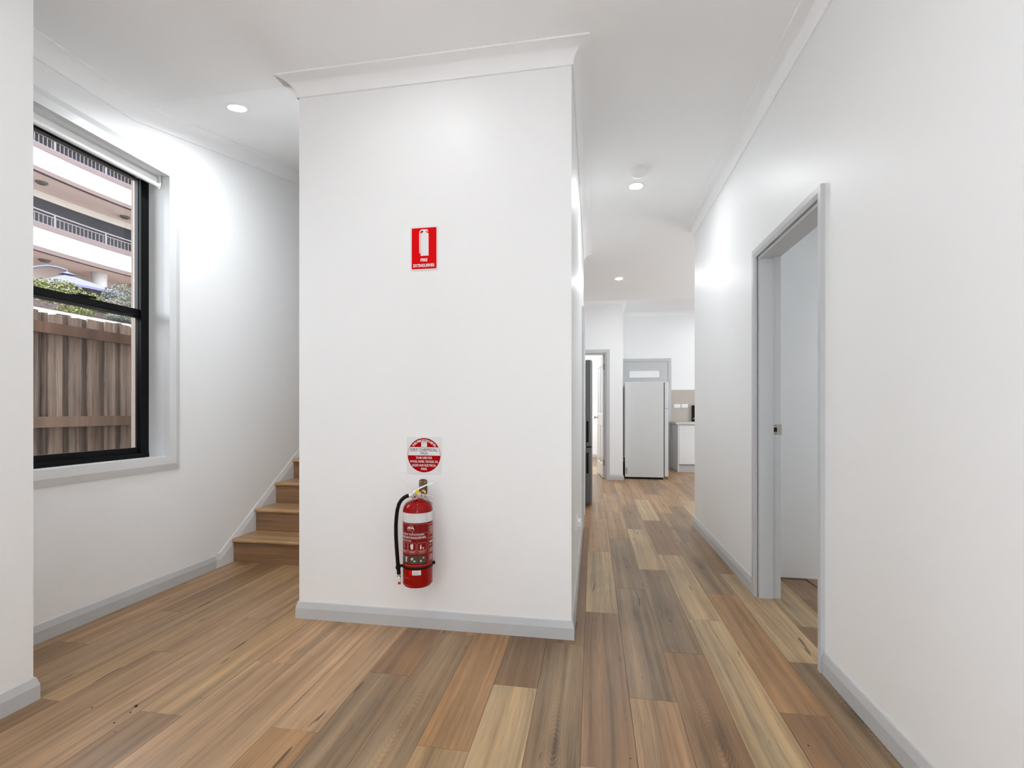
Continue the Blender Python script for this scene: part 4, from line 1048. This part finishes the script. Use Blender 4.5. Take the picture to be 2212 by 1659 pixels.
# lavender cantilever umbrella on the terrace
um = thing('garden_umbrella', 'lavender cantilever garden umbrella standing among the terrace plants', 'umbrella', (-16.5, 11.4, 1.95))
UC = [Vector((-15.90, 11.55, 5.00)), Vector((-15.30, 13.42, 5.00)), Vector((-17.5, 14.1, 5.00)), Vector((-18.0, 12.0, 5.00))]
UA = Vector((-16.75, 12.72, 5.52))
cn = M()
edge = [UC[0], UC[0].lerp(UC[1], 0.5) + Vector((0, 0, 0.03)), UC[1], UC[1].lerp(UC[2], 0.5) + Vector((0, 0, 0.03)), UC[2], UC[2].lerp(UC[3], 0.5) + Vector((0, 0, 0.03)), UC[3], UC[3].lerp(UC[0], 0.5) + Vector((0, 0, 0.03))]
dn = Vector((0, 0, -0.07))
cn.add([UA] + edge, [(0, i + 1, (i + 1) % 8 + 1) for i in range(8)])
cn.add(edge + [e + dn for e in edge], [(i, (i + 1) % 8, 8 + (i + 1) % 8, 8 + i) for i in range(8)])
cno = ch(cn, 'canopy', LAVENDER, um)
vt = M(); vr = [UA.lerp(e, 0.16) + Vector((0, 0, 0.07)) for e in edge]; vt.add([UA + Vector((0, 0, 0.10))] + vr, [(0, i + 1, (i + 1) % 8 + 1) for i in range(8)])
v2 = vt.obj('vent', LAVENDER, cno)
PB = Vector((-16.9, 11.75, 1.95)); PT = Vector((-16.9, 11.75, 5.40))
ch(M().tube([PB, PT], 0.05, 12), 'pole', SLATE, um, True)
hub = UA + Vector((0, 0, 0.13))
ar = [PT + Vector((0, -0.1, -0.03)), PT.lerp(hub, 0.25) + Vector((0, 0, 0.10)), PT.lerp(hub, 0.5) + Vector((0, 0, 0.13)), PT.lerp(hub, 0.75) + Vector((0, 0, 0.09)), PT.lerp(hub, 0.92) + Vector((0, 0, 0.03)), hub, UA + Vector((0, 0, 0.08))]
ch(M().tube(ar, 0.035, 10), 'arm', SLATE, um, True)
for e in edge:
    ch(M().tube([UA + Vector((0, 0, -0.06)), e + Vector((0, 0, -0.03))], 0.012, 6), 'rib', SLATE, um)
ch(M().box(PB.x - 0.5, PB.x + 0.5, PB.y - 0.5, PB.y + 0.5, 1.95, 2.03), 'base_plate', SLATE, um)

# apartment block with curved balconies
ab = thing('apartment_building', 'cream apartment block with curved white balconies and mauve railings beyond the fence', 'building', (-23, 16, 1.95))
BC = (2.047, 15.70); BR = 23.25
def arc(m, r0, r1, z0, z1, y0=4.0, y1=27.0, n=40):
    a = lambda y: PI - math.asin((y - BC[1]) / BR)
    A0, A1 = a(y0), a(y1); rings = []
    for i in range(n + 1):
        t = A0 + (A1 - A0) * i / n; cs, sn = math.cos(t), math.sin(t)
        rings.append([(BC[0] + r * cs, BC[1] + r * sn, z) for r, z in ((r0, z0), (r1, z0), (r1, z1), (r0, z1))])
    return m.rings(rings, True, True)
def polar(y, r, z):
    t = PI - math.asin((y - BC[1]) / BR); return (BC[0] + r * math.cos(t), BC[1] + r * math.sin(t), z)
bal_me = M().box(-0.011, 0.011, -0.011, 0.011, 0.0, 0.40).mesh('baluster'); bal_me.materials.append(RAILM)
for z0, lev in ((7.32, 0), (10.40, 1)):
    ch(arc(M(), BR - 0.04, BR + 0.14, z0, z0 + 0.17), 'slab_trim', MAUVE, ab, True)
    ch(arc(M(), BR, BR + 0.14, z0 + 0.17, z0 + 0.90), 'balcony_wall', CONC, ab, True)
    ch(arc(M(), BR - 0.03, BR + 0.17, z0 + 0.90, z0 + 1.09), 'coping', MAUVE, ab, True)
    ch(arc(M(), BR + 0.14, BR + 2.0, z0 + 0.02, z0 + 0.22), 'balcony_slab', SOFFIT, ab, True)
    if lev < 2:
        rl_ = M(); arc(rl_, BR + 0.04, BR + 0.08, z0 + 1.12, z0 + 1.15); arc(rl_, BR + 0.04, BR + 0.08, z0 + 1.48, z0 + 1.51); arc(rl_, BR + 0.03, BR + 0.09, z0 + 1.60, z0 + 1.65)
        rail_o = ch(rl_, 'railing', RAILM, ab, True)
        y = 9.0; i = 0
        while y < 23.0:
            o = bpy.data.objects.new('baluster', bal_me); COL.objects.link(o); o.parent = rail_o
            o.location = polar(y, BR + 0.06, z0 + 1.10)
            y += 0.150; i += 1
        y = 9.85
        while y < 23:
            px, py, pz = polar(y, BR + 0.06, 0)
            q = M().box(px - 0.03, px + 0.03, py - 0.03, py + 0.03, z0 + 1.09, z0 + 1.62).obj('railing_post', RAILM, rail_o)
            y += 1.95
for z0, z1, mt in ((1.95, 7.34, BROWNW), (7.54, 10.42, BEIGEW), (10.62, 13.5, BEIGEW)):
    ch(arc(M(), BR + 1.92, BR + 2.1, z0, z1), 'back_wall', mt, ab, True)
for z0 in (7.54, 10.62):
    for ya, yb in ((9.0, 12.0), (13.2, 15.55), (16.12, 22.5)):
        wnd = ch(arc(M(), BR + 1.89, BR + 1.93, z0, z0 + 2.58, (ya - BC[1]) * BR / (BR + 1.9) + BC[1], (yb - BC[1]) * BR / (BR + 1.9) + BC[1], 16), 'sliding_window', DARKGLASS, ab)
def soffit_lamp(x, y, z):
    m = M().lathe([(0.20, 0), (0.20, -0.03), (0.13, -0.09), (0.05, -0.10)], (x, y, z), 20); return ch(m, 'soffit_lamp', LAMPGREY, ab, True)
for (x, y, z) in ((-22.1, 15.86, 10.42), (-22.1, 19.35, 10.42), (-22.3, 16.1, 7.34), (-22.3, 20.05, 7.34)): soffit_lamp(x, y, z)
wx, wy, wz = polar(15.86, BR + 1.88, 9.7)
ch(M().box(wx - 0.05, wx + 0.06, wy - 0.22, wy + 0.22, 9.75, 9.97), 'wall_lamp', flat('wall_lamp_grey', (0.42, 0.38, 0.33, 1), 0.6), ab, bevel=0.02)
ch(M().lathe([(0.27, 1.95), (0.27, 7.05), (0.30, 7.34)], (-22.1, 18.15, 0), 28), 'column', COLUMNW, ab, True)
ch(arc(M(), BR - 0.05, BR + 6, 13.45, 13.65), 'added_roof', CONC, ab)  # unseen roof added low to block and shape the sky light
ch(arc(M(), BR + 2.1, BR + 6, 1.95, 13.45), 'building_core', BEIGEW, ab)
